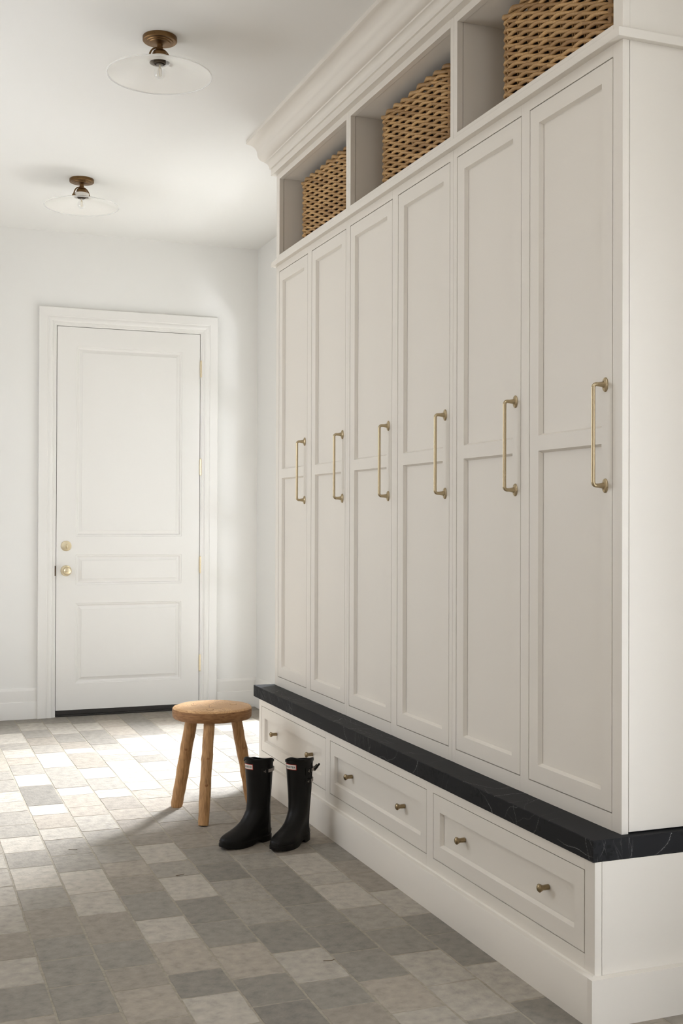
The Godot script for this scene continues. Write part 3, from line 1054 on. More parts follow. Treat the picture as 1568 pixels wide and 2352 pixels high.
# ---------------------------------------------------------------- bench with drawers
func bench() -> void:
	var z0 := 2.1707
	var z1 := 4.9573
	var c := (z0 + z1) / 2
	var o := base("drawer_bench", Vector3(XD, 0, c), "long low built-in bench with three drawers and tall plinth", "bench")
	var dr := [[2.2067, 3.0682], [3.1171, 4.0009], [4.0484, 4.9137]]
	var yb := 0.1593
	var yt := 0.3671
	var ytop := 0.3956
	var ybot := 0.0
	var f := MB.new()
	var zs := [z0, dr[0][0], dr[0][1], dr[1][0], dr[1][1], dr[2][0], dr[2][1], z1]
	for q in [0, 2, 4, 6]:
		f.box(Vector3(0, ybot, zs[q] - c), Vector3(0.02, ytop, zs[q + 1] - c), 0.0006)
	for q in [1, 3, 5]:
		f.box(Vector3(0, ybot, zs[q] - c), Vector3(0.02, yb, zs[q + 1] - c))
		f.box(Vector3(0, yt, zs[q] - c), Vector3(0.02, ytop, zs[q + 1] - c))
	put("face_frame", f.done(M.cabinet_paint), o)
	var b := MB.new()
	b.box(Vector3(0.045, 0.0, z0 + 0.02 - c), Vector3(-XD - 0.02, ytop, z1 - 0.021 - c))
	put("carcass", b.done(M.gap_shade), o)  # coloured near-black for the shade in the drawer gaps
	b = MB.new()
	b.box(Vector3(0.0215, 0.0, z0 - c), Vector3(-XD, ytop, z0 + 0.02 - c), 0.0006)
	put("end_panel", b.done(M.cabinet_paint), o)
	b = MB.new()
	b.box(Vector3(0.0215, 0.0, z1 - 0.021 - c), Vector3(-XD, ytop, z1 - 0.0008 - c), 0.0006)
	put("end_panel", b.done(M.cabinet_paint), o)
	var p := MB.new()
	var pr := [Vector2(0, 0), Vector2(-0.0211, 0), Vector2(-0.0211, 0.1165), Vector2(-0.0195, 0.1192), Vector2(-0.005, 0.1195), Vector2(-0.003, 0.1215), Vector2(0, 0.1225)]
	p.prism(pr, z0 - c, z1 - c)
	p.box(Vector3(-0.0211, 0, z1 - c), Vector3(-XD, 0.1192, z1 + 0.0207 - c))
	p.box(Vector3(-0.0211, 0, z0 - 0.021 - c), Vector3(-XD, 0.1192, z0 - c))
	put("plinth", p.done(M.cabinet_paint), o)
	var knob := MB.new()
	var axis := Transform3D(Basis(Vector3(0, 0, 1), Vector3(-1, 0, 0), Vector3(0, -1, 0)), Vector3.ZERO)
	knob.lathe([Vector2(0.0072, 0), Vector2(0.0075, 0.002), Vector2(0.0072, 0.012), Vector2(0.0068, 0.0155), Vector2(0.0075, 0.019), Vector2(0.0098, 0.0235), Vector2(0.0112, 0.0265), Vector2(0.0114, 0.0285), Vector2(0.0104, 0.0296), Vector2(0.0102, 0.0292), Vector2(0.0085, 0.0315), Vector2(0.005, 0.0333), Vector2(0, 0.0338)], 28, axis)
	var km := knob.done(M.knob_brass)
	for i in 3:
		var d: Array = dr[i]
		var g := 0.0025
		var gr := 0.0045 if i == 2 else g
		var w: float = d[1] - d[0] - g - gr
		var h := yt - yb - 2 * g
		var cy := (yt + yb) / 2
		var parts := framed_front(w, h, 0.0445, [Vector2(-h / 2, 0.2072 - cy), Vector2(0.3145 - cy, h / 2)], 0.02)
		var dn := put("drawer", parts[0].done(M.cabinet_paint), o, Vector3(0.0006, cy, (d[0] + g + d[1] - gr) / 2 - c))
		for q in parts[1]:
			put("panel", q.done(M.cabinet_paint), dn)
		for s in [-1.0, 1.0]:
			put("knob", km, dn, Vector3(0.0105, 0.2672 - cy, s * 0.2395 + 0.005))
	# marble top: slab with eased edges
	var t := MB.new()
	t.box(Vector3(-0.6501, 0.3956, 2.0969), Vector3(0, 0.4489, 4.9571), 0.0018)
	single("bench_top", t.done(M.black_marble), "thick black marble slab with white veins on top of the drawer bench", "worktop")


# ---------------------------------------------------------------- baskets
func reed_color() -> Color:
	var k := rng.randf()
	var a := Color(0.40, 0.225, 0.082).lerp(Color(0.68, 0.42, 0.175), k)
	return a


func round_way(per: PackedVector3Array, nrm: PackedVector3Array, dist: PackedFloat32Array, s: float) -> Array:
	s = fposmod(s, dist[dist.size() - 1])
	var i := 0
	while i < per.size() - 1 and dist[i + 1] < s:
		i += 1
	var t := (s - dist[i]) / maxf(dist[i + 1] - dist[i], 1e-6)
	var k := (i + 1) % per.size()
	return [per[i].lerp(per[k], t), nrm[i].lerp(nrm[k], t).normalized()]


func baskets() -> void:
	var W := 0.585     # along z
	var D := 0.40      # along x
	var H := 0.30
	var corner := 0.035
	var o := base("wicker_basket", Vector3(-0.47, 2.4851, 2.256 + W / 2), "square woven wicker basket in the far cubby, smallest in view", "basket", "wicker baskets in the cubbies")
	# the way round, counted from the middle of the front; the front faces -x; local origin at the middle of the front's base
	var hw := W / 2
	var per := PackedVector3Array()
	var nrm := PackedVector3Array()
	var corners := [Vector2(corner, -hw + corner), Vector2(D - corner, -hw + corner), Vector2(D - corner, hw - corner), Vector2(corner, hw - corner)]
	var start := [PI, 1.5 * PI, 0.0, 0.5 * PI]
	for q in 4:
		for k in 9:
			var a: float = start[q] + PI / 2 * k / 8.0
			per.append(Vector3(corners[q].x + corner * cos(a), 0, corners[q].y + corner * sin(a)))
			nrm.append(Vector3(cos(a), 0, sin(a)))
	var dist := PackedFloat32Array([0.0])
	for i in per.size():
		dist.append(dist[i] + per[i].distance_to(per[(i + 1) % per.size()]))
	var total := dist[dist.size() - 1]
	var stakes := 30
	stakes = 3 * int(stakes / 3.0) + 1   # one more than a multiple of three, so that the weave spirals
	var step := total / stakes
	var pitch := 0.0252
	var rows := 12
	var rr := 0.0063
	# added near-black liner; puts shade into the gaps of the weave
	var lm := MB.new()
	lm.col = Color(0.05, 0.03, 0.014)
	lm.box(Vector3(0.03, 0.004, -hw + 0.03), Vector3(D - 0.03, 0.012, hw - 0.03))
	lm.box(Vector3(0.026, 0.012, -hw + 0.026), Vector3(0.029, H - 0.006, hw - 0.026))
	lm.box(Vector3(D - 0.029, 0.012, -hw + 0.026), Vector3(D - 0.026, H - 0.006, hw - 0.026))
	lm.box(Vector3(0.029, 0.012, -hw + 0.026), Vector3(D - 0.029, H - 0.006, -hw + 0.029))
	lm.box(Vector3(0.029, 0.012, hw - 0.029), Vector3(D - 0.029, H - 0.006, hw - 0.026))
	put("dark_inner_layer", lm.done(M.rattan), o)
	for k in stakes:
		var e: Array = round_way(per, nrm, dist, step * k)
		var m := MB.new()
		m.col = Color(0.40, 0.235, 0.10).lerp(Color(0.47, 0.28, 0.12), rng.randf())
		var p: Vector3 = e[0] - e[1] * 0.009
		m.tube([p + Vector3(0, 0.003, 0), p + Vector3(0, H * 0.5, 0) + Vector3(rng.randf_range(-1, 1), 0, rng.randf_range(-1, 1)) * 0.002, p + Vector3(0, H + 0.005, 0)], 0.0058, 7)
		put("stake", m.done(M.rattan), o)
	for r in rows:
		for s in 3:
			# each weaver rises in front of two stakes, then ducks behind one
			var m := MB.new()
			var path := []
			var radii := []
			var sub := 8
			var cols := []
			var seg_col := reed_color()
			for i in stakes * sub:
				var t := float(i) / sub                   # in stakes
				var ph := fposmod(t - s - r * 1.0, 3.0) / 3.0
				var e: Array = round_way(per, nrm, dist, step * t)
				# 0..0.68 in front, the rest behind
				var outw: float
				var up: float
				if ph < 0.70:
					var f := ph / 0.70
					outw = 0.0085 * pow(sin(PI * clampf(f, 0.0, 1.0)), 0.45) - 0.004
					up = lerpf(-0.0120, 0.0064, smoothstep(0.0, 0.62, f)) - 0.002 * smoothstep(0.8, 1.0, f)
				else:
					var f := (ph - 0.70) / 0.30
					outw = -0.004 - 0.0135 * sin(PI * f)
					up = lerpf(0.0044, -0.0120, f)
				if i % (sub * 3) == 0:
					seg_col = reed_color()
				cols.append(seg_col)
				var wob := Vector3(0, sin(t * 2.3 + r * 1.7) * 0.0009, 0)
				path.append(e[0] + e[1] * outw + Vector3(0, 0.014 + pitch * r + up, 0) + wob)
				radii.append(rr * (0.95 + 0.10 * rng.randf()) * (lerpf(0.66, 1.0, smoothstep(0.0, 0.36, ph)) if ph < 0.7 else 0.66))
			_tube_coloured(m, path, radii, cols)
			put("weaver", m.done(M.rattan), o)
	for q in 4:
		var e: Array = round_way(per, nrm, dist, dist[q * 9 + 4])
		var m := MB.new()
		var post := []
		var pr := []
		var pc := []
		for k in 60:
			post.append(e[0] + e[1] * -0.001 + Vector3(0, 0.003 + (H + 0.002) * k / 59.0, 0))
			pr.append(0.0088 + 0.0014 * sin(k * 1.9))
		m.col = Color(0.40, 0.235, 0.10)
		m.tube(post, pr, 9)
		put("corner_post", m.done(M.rattan), o)
	# plaited rim
	for s in 3:
		var m := MB.new()
		var path := []
		var radii := []
		var cols := []
		var n := 200
		var turns := 9
		var sc := reed_color()
		for i in n:
			var t := float(i) / n
			var e: Array = round_way(per, nrm, dist, total * t)
			var a := TAU * (t * turns + s / 3.0)
			if i % 14 == 0:
				sc = reed_color() * 0.85
			cols.append(sc)
			path.append(e[0] + e[1] * (0.009 * cos(a)) + Vector3(0, H + 0.010 + 0.0105 * sin(a) + 0.003 * sin(t * 41.0), 0))
			radii.append(0.0078 + 0.0010 * sin(a * 2.0))
		_tube_coloured(m, path, radii, cols)
		put("rim_strand", m.done(M.rattan), o)
	var c2 := o.duplicate()
	c2.name = numbered("wicker_basket")
	add_child(c2)
	c2.position = Vector3(-0.47, 2.4851, 3.207 + W / 2)
	tag(c2, "square woven wicker basket in the middle cubby", "basket", "wicker baskets in the cubbies")
	var c3 := o.duplicate()
	c3.name = numbered("wicker_basket")
	add_child(c3)
	c3.position = Vector3(-0.47, 2.4851, 4.172 + W / 2)
	tag(c3, "square woven wicker basket in the near cubby, its rim cut off by the frame", "basket", "wicker baskets in the cubbies")


func _tube_coloured(m: MB, path: Array, radii: Array, cols: Array) -> void:
	var N := path.size()
	var sides := 6
	var tan := []
	for i in N:
		tan.append((path[(i + 1) % N] - path[(i - 1 + N) % N]).normalized())
	var rings := []
	var nrm := []
	for i in N:
		var t: Vector3 = tan[i]
		var up := Vector3.UP
		var x := (up - t * up.dot(t)).normalized()
		var y := t.cross(x)
		var ring := PackedVector3Array()
		var nr := PackedVector3Array()
		for j in sides:
			var a := TAU * j / sides + 0.26
			var d := x * cos(a) + y * sin(a)
			ring.append(path[i] + d * radii[i])
			nr.append(d)
		rings.append(ring)
		nrm.append(nr)
	for i in N:
		var q := (i + 1) % N
		m.col = cols[i]
		for j in sides:
			var k := (j + 1) % sides
			m.tri(rings[i][j], rings[i][k], rings[q][k], nrm[i][j], nrm[i][k], nrm[q][k])
			m.tri(rings[i][j], rings[q][k], rings[q][j], nrm[i][j], nrm[q][k], nrm[q][j])


# ---------------------------------------------------------------- ceiling lamps
func ceiling_lamp(at: Vector3, label: String) -> void:
	var o := base("ceiling_lamp", at, label, "lamp", "matching brass ceiling lamps")
	var m := MB.new()
	m.lathe([Vector2(0.0, 0.0), Vector2(0.0625, 0.0), Vector2(0.0635, -0.002), Vector2(0.0635, -0.015), Vector2(0.061, -0.0175), Vector2(0.050, -0.018), Vector2(0.0485, -0.0205), Vector2(0.040, -0.021), Vector2(0.038, -0.0235), Vector2(0.020, -0.025), Vector2(0.013, -0.0275), Vector2(0.0, -0.0275)], 48)
	var can := put("canopy", m.done(M.lamp_brass), o)
	m = MB.new()
	m.lathe([Vector2(0, 0.003), Vector2(0.0022, 0.0025), Vector2(0.003, 0), Vector2(0.003, -0.003)], 10, Transform3D(Basis(Vector3(1, 0, 0), Vector3(0, 0, 1), Vector3(0, -1, 0)).rotated(Vector3.UP, -0.5), Vector3(-0.032, -0.008, 0.0545)))
	put("canopy_screw", m.done(M.lamp_brass), can)
	m = MB.new()
	m.lathe([Vector2(0.013, -0.026), Vector2(0.0105, -0.028), Vector2(0.0105, -0.036), Vector2(0.0125, -0.038), Vector2(0.0125, -0.041), Vector2(0.0105, -0.043), Vector2(0.0105, -0.047), Vector2(0.016, -0.048), Vector2(0.0235, -0.053), Vector2(0.0275, -0.061), Vector2(0.0285, -0.072), Vector2(0.0285, -0.078), Vector2(0.0, -0.078)], 32)
	put("socket_cap", m.done(M.lamp_brass), o)
	# yoke arms and their screws
	for s in [-1.0, 1.0]:
		m = MB.new()
		var path := []
		for k in 13:
			var a := PI / 2 * k / 12.0
			path.append(Vector3(s * (0.010 + 0.036 * sin(a)), -0.044 - 0.048 * (1.0 - cos(a)), 0))
		m.tube(path, 0.0032, 8, true, false, 1.6)
		var arm := put("yoke_arm", m.done(M.lamp_brass), o)
		arm.rotation.y = 0.35
		m = MB.new()
		var sc := Transform3D(Basis(Vector3(0, -s, 0), Vector3(s, 0, 0), Vector3(0, 0, 1)), Vector3(s * 0.036, -0.091, 0))
		m.lathe([Vector2(0.0035, 0.0), Vector2(0.0035, 0.006), Vector2(0.0065, 0.0065), Vector2(0.0072, 0.009), Vector2(0.0065, 0.0155), Vector2(0.004, 0.018), Vector2(0, 0.0185)], 16, sc)
		put("thumb_screw", m.done(M.lamp_brass), arm)
	# glass: white collar and the thin saucer with a thicker rim
	m = MB.new()
	m.lathe([Vector2(0.030, -0.0745), Vector2(0.0375, -0.0755), Vector2(0.0385, -0.078), Vector2(0.0365, -0.086), Vector2(0.0365, -0.093), Vector2(0.039, -0.097)], 40)
	var col := put("glass_collar", m.done(M.lamp_collar), o)
	m = MB.new()
	var pr := []
	for k in 13:
		var t := k / 12.0
		pr.append(Vector2(0.038 + 0.153 * t, -0.097 - 0.045 * pow(t, 1.25)))
	m.lathe(pr, 64)
	var sh := put("glass_shade", m.done(M.lamp_glass), o)
	m = MB.new()
	var ring := []
	for k in 72:
		var a := TAU * k / 72
		ring.append(Vector3(0.1925 * cos(a), -0.1428, 0.1925 * sin(a)))
	m.tube(ring, 0.0027, 8, false, true)
	put("shade_rim", m.done(M.lamp_glass_rim), sh)
	# socket and bulb
	m = MB.new()
	m.lathe([Vector2(0.0225, -0.078), Vector2(0.0225, -0.099), Vector2(0.0195, -0.101), Vector2(0.0195, -0.097), Vector2(0.0145, -0.097), Vector2(0.0140, -0.103), Vector2(0.0, -0.104)], 28)
	put("socket", m.done(M.socket_dark), o)
	m = MB.new()
	m.lathe([Vector2(0.0095, -0.100), Vector2(0.011, -0.108), Vector2(0.0165, -0.116), Vector2(0.0205, -0.126), Vector2(0.0215, -0.136), Vector2(0.0195, -0.146), Vector2(0.013, -0.154), Vector2(0.006, -0.1575), Vector2(0, -0.158)], 28)
	var b := put("bulb", m.done(M.bulb_glass), o)
	m = MB.new()
	m.lathe([Vector2(0.0035, -0.100), Vector2(0.003, -0.118), Vector2(0.0, -0.119)], 10)
	for k in 4:
		var a := TAU * k / 4.0 + 0.4
		m.tube([Vector3(0.002 * cos(a), -0.114, 0.002 * sin(a)), Vector3(0.0055 * cos(a), -0.118, 0.0055 * sin(a)), Vector3(0.0065 * cos(a), -0.146, 0.0065 * sin(a))], 0.0010, 5)
	put("filament", m.done(M.bulb_stem), b)


# ---------------------------------------------------------------- stool
func stool() -> void:
	var c := Vector3(-0.9905, 0, 2.6315)
	var o := base("wooden_stool", c, "rustic round three-legged wooden stool beside the boots", "stool")
	var R := 0.167
	var f := FastNoiseLite.new()
	f.seed = 12
	f.frequency = 0.9
	var wob := PackedFloat32Array()
	for k in 72:
		var a := TAU * k / 72
		var facet := 1.0 - 0.022 * pow(absf(sin(a * 3.5 + 0.6)), 6.0)
		wob.append((1.0 + 0.018 * f.get_noise_2d(cos(a) * 2.0, sin(a) * 2.0)) * facet)
	var t := MB.new()
	t.lathe([Vector2(0.0, 0.4505), Vector2(0.07, 0.4505), Vector2(R - 0.014, 0.4495), Vector2(R - 0.006, 0.4470), Vector2(R - 0.001, 0.4415)], 72, Transform3D.IDENTITY, wob)
	var s := MB.new()
	s.lathe([Vector2(R - 0.001, 0.4415), Vector2(R, 0.434), Vector2(R - 0.001, 0.409), Vector2(R - 0.007, 0.4005), Vector2(0.0, 0.4000)], 72, Transform3D.IDENTITY, wob)
	var am := ArrayMesh.new()
	_flip(t)
	_flip(s)
	t.into(am, M.stool_top)
	s.into(am, M.stool_side)
	put("seat", am, o)
	# legs: knobbly branches, from under the seat to the floor
	var legs := [
		[Vector3(-1.065, 0.41, 2.585), Vector3(-1.107, 0.0, 2.478), 0.0262, 3],
		[Vector3(-1.0330, 0.41, 2.745), Vector3(-1.0755, 0.0, 2.818), 0.0228, 11],
		[Vector3(-0.890, 0.41, 2.625), Vector3(-0.795, 0.0, 2.560), 0.0240, 23]]
	var knots := [[0.37, 0.55, 0.0028], [0.62, 0.33, 0.0022], [0.80, 0.62, 0.0015]]
	for i in 3:
		var L: Array = legs[i]
		var a: Vector3 = L[0] - c
		var b: Vector3 = L[1] - c
		var m := MB.new()
		var path := []
		var radii := []
		f.seed = L[3]
		f.frequency = 2.2
		for k in 25:
			var q := k / 24.0
			var p := a.lerp(b, q) + Vector3(f.get_noise_2d(q * 1.6, 0.0), 0, f.get_noise_2d(q * 1.6, 9.0)) * 0.004 * sin(PI * q)
			path.append(p)
			var r: float = L[2] * (0.99 + 0.07 * f.get_noise_2d(q * 1.2, 40.0))
			for kn in knots:
				r += kn[2] * 0.6 * exp(-pow((q - kn[0]) / 0.035, 2.0)) * (1.0 if i == 1 else 0.5)
			if q > 0.985:
				r *= 0.9
			radii.append(r)
		m.tube(path, radii, 18)
		var leg := put("leg", m.done(M.stool_leg), o)
		# knots and stubs of twigs
		for kn in (knots.slice(0, 2) if i == 1 else knots.slice(0, 1)):
			var at: Vector3 = a.lerp(b, kn[0])
			var dir := Vector3(-0.35 + 0.25 * i, 0.1, 1.0).normalized()
			var kb := MB.new()
			var rows := []
			for e in [Vector2(0.0075, -0.004), Vector2(0.0062, -0.0008), Vector2(0.004, 0.0002), Vector2(0.002, -0.0008), Vector2(0.0003, -0.0012)]:
				var line := PackedVector3Array()
				var xx := dir.cross(Vector3.UP).normalized()
				var yy := xx.cross(dir)
				for j in 12:
					var an := TAU * j / 12
					line.append(at + dir * (L[2] + 0.0015 + e.y) + (xx * cos(an) + yy * sin(an) * 0.8) * e.x)
				rows.append(line)
			kb.grid(rows, true, at)
			put("knot", kb.done(M.stool_knot), leg)
		# end of the tenon in the seat's top
		var up: Vector3 = a + (a - b).normalized() * 0.047
		var tm := MB.new()
		tm.lathe([Vector2(0, 0.0004), Vector2(0.0125, 0.0002), Vector2(0.0135, -0.002)], 24, Transform3D(Basis.IDENTITY, Vector3(up.x, 0.4508, up.z)))
		put("tenon", tm.done(M.stool_tenon), leg)
		var rg := MB.new()
		var ring := []
		for k in 28:
			var an := TAU * k / 28
			ring.append(Vector3(up.x + 0.0140 * cos(an), 0.4503, up.z + 0.0140 * sin(an)))
		rg.tube(ring, 0.0005, 5, false, true)
		put("tenon_joint", rg.done(M.wood_crack), leg)


func _flip(m: MB) -> void:
	# lathe profiles that run downwards on the outside come out facing inwards; turn them
	for i in m.n.size():
		m.n[i] = -m.n[i]
	for i in range(0, m.v.size(), 3):
		var a := m.v[i + 1]
		m.v[i + 1] = m.v[i + 2]
		m.v[i + 2] = a
		var b := m.n[i + 1]
		m.n[i + 1] = m.n[i + 2]
		m.n[i + 2] = b
		var d := m.u[i + 1]
		m.u[i + 1] = m.u[i + 2]
		m.u[i + 2] = d


# ---------------------------------------------------------------- rain boots
# slices of the upper: height, back, front, half width
const BOOT := [
	[0.014, 0.001, 0.2189, 0.0355], [0.022, 0.000, 0.2204, 0.0365], [0.030, 0.000, 0.2194, 0.0368], [0.037, 0.000, 0.2153, 0.0362], [0.042, 0.001, 0.2085, 0.0352],
	[0.047, 0.001, 0.1971, 0.0338], [0.052, 0.001, 0.1826, 0.0325], [0.058, 0.001, 0.1657, 0.0315], [0.066, 0.001, 0.1478, 0.0308], [0.077, 0.001, 0.1303, 0.0310],
	[0.092, 0.002, 0.1161, 0.0318], [0.115, 0.005, 0.1010, 0.0328], [0.145, 0.005, 0.0955, 0.0358], [0.180, 0.003, 0.0950, 0.0392], [0.220, 0.001, 0.0978, 0.0422], [0.260, -0.002, 0.1018, 0.0446], [0.300, -0.004, 0.1052, 0.0462]]


func boot_at(y: float, th: float, off := 0.0) -> Vector3:
	var i := 0
	while i < BOOT.size() - 2 and BOOT[i + 1][0] < y:
		i += 1
	var t: float = (y - BOOT[i][0]) / (BOOT[i + 1][0] - BOOT[i][0])
	var xb: float = lerpf(BOOT[i][1], BOOT[i + 1][1], t) - off
	var xf: float = lerpf(BOOT[i][2], BOOT[i + 1][2], t) + off
	var w: float = lerpf(BOOT[i][3], BOOT[i + 1][3], t) + off
	var foot := clampf((0.10 - y) / 0.06, 0.0, 1.0)
	var cx := cos(th)
	var sx := sin(th)
	var ex := lerpf(1.0, 0.85, foot)
	var x := (xb + xf) / 2 + (xf - xb) / 2 * signf(cx) * pow(absf(cx), ex)
	var along := (x - xb) / (xf - xb)
	var ww := w * (1.0 + foot * (0.16 * exp(-pow((along - 0.70) / 0.2, 2.0)) - 0.10 * exp(-pow((along - 0.35) / 0.16, 2.0)) - 0.05))
	var z := -ww * signf(sx) * pow(absf(sx), lerpf(0.95, 0.72, foot))
	return Vector3(x, y, z)


func rim_y(th: float) -> float:
	# higher at the front, dipping at the side, notched behind
	var f := cos(th)
	return 0.2915 + 0.005 * sin(th) + 0.011 * exp(-pow(wrapf(th, -PI, PI) / 0.5, 2.0)) - 0.008 * exp(-pow(absf(wrapf(th - PI, -PI, PI)) / 1.05, 6.0)) + 0.001 * f


func patch(y0: float, y1: float, t0: float, t1: float, off: float, nu: int, nv: int, thick: float) -> MB:
	var m := MB.new()
	var rows := []
	for i in nv + 1:
		var line := PackedVector3Array()
		for j in nu + 1:
			line.append(boot_at(lerpf(y0, y1, float(i) / nv), lerpf(t0, t1, float(j) / nu), off))
		rows.append(line)
	var mid := Vector3(0.05, (y0 + y1) / 2, 0)
	m.grid(rows, false, mid)
	for e in [[0, true], [nv, true], [0, false], [nu, false]]:
		var a := PackedVector3Array()
		var b := PackedVector3Array()
		for k in (nu + 1 if e[1] else nv + 1):
			var fi: float = float(e[0]) / nv if e[1] else float(k) / nv
			var fj: float = float(k) / nu if e[1] else float(e[0]) / nu
			a.append(boot_at(lerpf(y0, y1, fi), lerpf(t0, t1, fj), off))
			b.append(boot_at(lerpf(y0, y1, fi), lerpf(t0, t1, fj), off - thick))
		var pm := boot_at((y0 + y1) / 2, (t0 + t1) / 2, off - thick / 2)
		for k in a.size() - 1:
			m.flat([a[k], a[k + 1], b[k + 1], b[k]], (a[k] + a[k + 1]) / 2 - pm)
	return m


func boot(at: Vector3, turn: float, right: bool) -> void:
	var o := base("rain_boot", at, "black rubber rain boot by the bench, nearer the drawers, with buckled strap standing out" if right else "black rubber rain boot in front of the stool's leg, left one of the pair", "boot", "pair of black rubber rain boots")
	o.rotation.y = turn
	o.scale = Vector3.ONE * 1.09
	var segs := 56
	var m := MB.new()
	var rows := []
	var ctr := []
	var ys := []
	for i in BOOT.size() - 1:
		for k in 3:
			ys.append(lerpf(BOOT[i][0], BOOT[i + 1][0], k / 3.0))
	ys.append_array([0.287, 0.295, 0.32])
	for y in ys:
		var line := PackedVector3Array()
		for j in segs:
			line.append(boot_at(minf(y, rim_y(TAU * j / segs) - 0.004), TAU * j / segs))
		rows.append(line)
		ctr.append(Vector3((boot_at(y, 0).x + boot_at(y, PI).x) / 2, y, 0))
	m.grid(rows, true, ctr)
	# soft top of the toe: the first slices close it; the shaft ends in a rim band
	var band := []
	var bc := []
	for e in [[0.0, 0.0], [0.0, 0.0018], [0.08, 0.0026], [0.9, 0.0026], [1.0, 0.0012], [1.0, -0.0016], [0.9, -0.0028]]:
		var line := PackedVector3Array()
		for j in segs:
			var th := TAU * j / segs
			line.append(boot_at(lerpf(rim_y(th) - 0.0095, rim_y(th), e[0]), th, e[1]))
		band.append(line)
		bc.append(Vector3(0.055, 0.29, 0))
	put("boot_upper", m.done(M.boot_rubber), o)
	var rb := MB.new()
	rb.grid(band, true, bc)
	put("top_band", rb.done(M.boot_rubber), o)
	var inn := MB.new()
	var ir := []
	var ic := []
	for y in [0.0, 0.25, 0.5, 0.75, 1.0]:
		var line := PackedVector3Array()
		for j in segs:
			var th := TAU * j / segs
			line.append(boot_at(lerpf(rim_y(th) - 0.002, 0.12, y), th, -0.003))
		ir.append(line)
		ic.append(Vector3.ZERO)
	inn.grid(ir, true, Vector3(0.05, 0.2, 0))
	for i in inn.n.size():
		inn.n[i] = -inn.n[i]
	var fl := []
	for j in segs:
		fl.append(ir[4][j])
	inn.flat(fl, Vector3.UP)
	put("dark_inner_layer", inn.done(M.boot_inside), o)
	# sole with a heel and an arch
	var so := MB.new()
	var up := []
	var dn := []
	var n2 := 72
	for j in n2:
		var th := TAU * j / n2
		var p := boot_at(0.020, th, 0.0022)
		up.append(p)
		var b: float
		if p.x < 0.058:
			b = 0.0
		elif p.x < 0.066:
			b = lerpf(0.0, 0.014, (p.x - 0.058) / 0.008)
		elif p.x < 0.115:
			b = lerpf(0.014, 0.0, smoothstep(0.066, 0.115, p.x))
		else:
			b = 0.009 * pow(maxf(0.0, (p.x - 0.15) / 0.063), 2.0)
		dn.append(Vector3(p.x, b, p.z * 0.98))
	for j in n2:
		var k := (j + 1) % n2
		var oo := Vector3(up[j].x - 0.1, 0, up[j].z * 6.0)
		so.flat([up[j], up[k], dn[k]], oo)
		so.flat([up[j], dn[k], dn[j]], oo)
		so.flat([up[j], up[k], Vector3(up[k].x * 0.98 + 0.002, 0.0215, up[k].z * 0.95), Vector3(up[j].x * 0.98 + 0.002, 0.0215, up[j].z * 0.95)], Vector3.UP)
	# underside, in strips across
	for j in n2 / 2:
		var a := j
		var b2 := j + 1
		var c2 := n2 - 1 - j
		var d2 := (n2 - j) % n2
		so.flat([dn[a], dn[b2], dn[c2 if c2 != b2 else b2]], Vector3.DOWN)
		so.flat([dn[a], dn[c2], dn[d2]], Vector3.DOWN)
	put("sole", so.done(M.boot_rubber), o)
	# foxing line round the foot and the toe cap seam
	var fx := MB.new()
	var ring := []
	for j in 80:
		var th := TAU * j / 80
		var y := 0.0235 + 0.010 * exp(-pow(absf(wrapf(th, -PI, PI)) / 0.5, 2.0)) + 0.016 * smoothstep(2.3, 3.0, absf(wrapf(th, -PI, PI)))
		ring.append(boot_at(y, th, 0.0003))
	fx.tube(ring, 0.0011, 6, false, true)
	put("foxing_line", fx.done(M.boot_rubber), o)
	# back stay: two ridges up the rear
	var bs := MB.new()
	for s in [1.0, -1.0]:
		var path := []
		for k in 24:
			path.append(boot_at(lerpf(0.03, 0.278, k / 23.0), s * lerpf(2.3, 1.72, k / 23.0), 0.0004))
		bs.tube(path, 0.0012, 6)
	put("back_stay", bs.done(M.boot_rubber), o)
	# label: red border, white ground, black letters
	var lt0 := -0.34 if not right else -0.60
	var lt1 := 0.48 if not right else 0.37
	var ly0 := 0.2590
	var ly1 := 0.2775
	var lab := put("label", patch(ly0, ly1, lt0, lt1, 0.0010, 16, 4, 0.001).done(M.label_red), o)
	lab.set_meta("label", "small white label with a red border and black capitals")
	var by := 0.0017
	var bt := 0.040
	put("label_ground", patch(ly0 + by, ly1 - by, lt0 + bt, lt1 - bt, 0.0013, 16, 4, 0.0003).done(M.label_white), lab)
	var tm := TextMesh.new()
	var fo := SystemFont.new()
	fo.font_names = PackedStringArray(["Droid Sans"])
	fo.font_weight = 700
	tm.font = fo
	tm.text = "HUNTER"
	tm.font_size = 32
	tm.pixel_size = 0.01
	tm.depth = 0.0
	tm.curve_step = 1.0
	var ar := tm.get_mesh_arrays()
	var tv: PackedVector3Array = ar[Mesh.ARRAY_VERTEX]
	var lo := Vector2(INF, INF)
	var hi := -lo
	for p in tv:
		lo = lo.min(Vector2(p.x, p.y))
		hi = hi.max(Vector2(p.x, p.y))
	var tx := MB.new()
	var idx: Variant = ar[Mesh.ARRAY_INDEX]
	var cnt: int = idx.size() if idx != null and idx.size() else tv.size()
	for k in range(0, cnt - 2, 3):
		var P := []
		for q in 3:
			var w: Vector3 = tv[idx[k + q]] if idx != null and idx.size() else tv[k + q]
			var fu := (w.x - lo.x) / (hi.x - lo.x)
			var fv := (w.y - lo.y) / (hi.y - lo.y)
			P.append(boot_at(lerpf(ly0 + 0.0055, ly1 - 0.0055, fv), lerpf(lt0 + bt * 2.2, lt1 - bt * 2.2, fu), 0.0016))
		tx.flat(P, P[0] - Vector3(0.052, P[0].y, 0))
	put("lettering", tx.done(M.label_ink), lab)
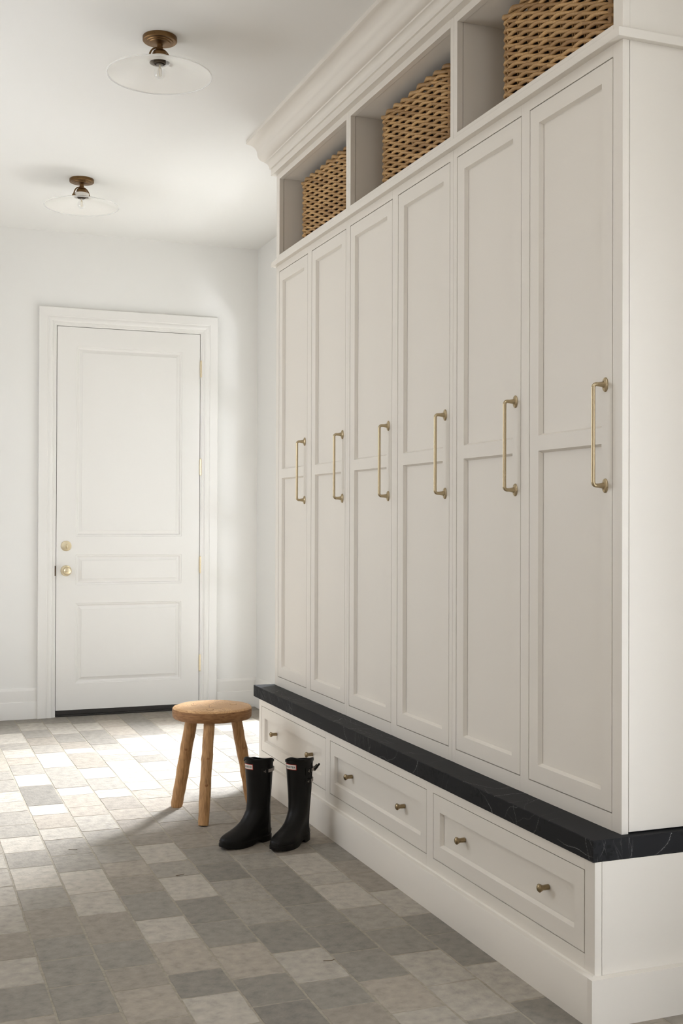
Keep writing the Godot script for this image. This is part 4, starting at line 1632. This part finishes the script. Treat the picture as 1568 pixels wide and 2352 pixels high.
	# side straps
	for row in ([[0.245, 0.259]] if not right else [[0.245, 0.259], [0.209, 0.222]]):
		var s0: float = row[0]
		var s1: float = row[1]
		var st0 := 1.06
		put("strap_tab", patch(s0 - 0.006, s1 + 0.004, st0, st0 + 0.42, 0.0030, 8, 4, 0.003).done(M.boot_rubber), o)
		put("strap_keeper", patch(s0 - 0.001, s1 + 0.001, st0 + 0.32, st0 + 0.50, 0.0062, 6, 4, 0.006).done(M.boot_rubber), o)
		put("strap", patch(s0 + 0.002, s1 - 0.001, st0 + 0.30, 3.9, 0.0046, 24, 2, 0.0028).done(M.strap_grey), o)
		var rv := MB.new()
		rv.grid(_blob(Vector3(0.0022, 0.0022, 0.0022), 10, 6, boot_at((s0 + s1) / 2, st0 + 0.22, 0.0035)), true, boot_at((s0 + s1) / 2, st0 + 0.22, 0.0035))
		put("rivet", rv.done(M.buckle_steel), o)
	if right:
		var bk := MB.new()
		var c := boot_at(0.252, 2.15, 0.007)
		var fr := Transform3D(Basis(Vector3(-0.75, 0.6, -0.25).normalized(), Vector3(-0.6, -0.8, 0.0).normalized(), Vector3(0, 0, 1)).orthonormalized(), c)
		bk.loop(Rect2(-0.004, -0.008, 0.02, 0.016), [Vector2(0, -0.0015), Vector2(0, 0.0015), Vector2(0.003, 0.0015), Vector2(0.003, -0.0015), Vector2(0, -0.0015)], fr, -1.0)
		put("buckle", bk.done(M.buckle_steel), o)
		var tg := MB.new()
		tg.box(Vector3(-0.002, -0.005, -0.0045), Vector3(0.026, 0.004, -0.001), 0.001, fr)
		put("strap_end", tg.done(M.boot_rubber), o)


# ---------------------------------------------------------------- bits on the floor
func debris() -> void:
	var spots := [[Vector3(-1.315, 0.002, 3.43), 0.4, "thin curled brown twig lying on the tiles in front of the boots"], [Vector3(-1.105, 0.002, 4.34), 0.1, "curled brown plant fibre on the tiles beside the bench plinth"], [Vector3(-1.615, 0.002, 2.99), -0.3, "tiny flake of bark on the tiles at the edge of the sunlight"]]
	for s in spots:
		var m := MB.new()
		var path := []
		for k in 8:
			var q := k / 7.0
			path.append(Vector3(0.032 * (q - 0.5), 0.0012 + 0.002 * sin(PI * q), 0.012 * sin(PI * q * 0.9)))
		m.tube(path, 0.0011, 5)
		var o := single("twig", m.done(M.twig_brown), s[2], "twig", s[0])
		o.rotation.y = s[1]
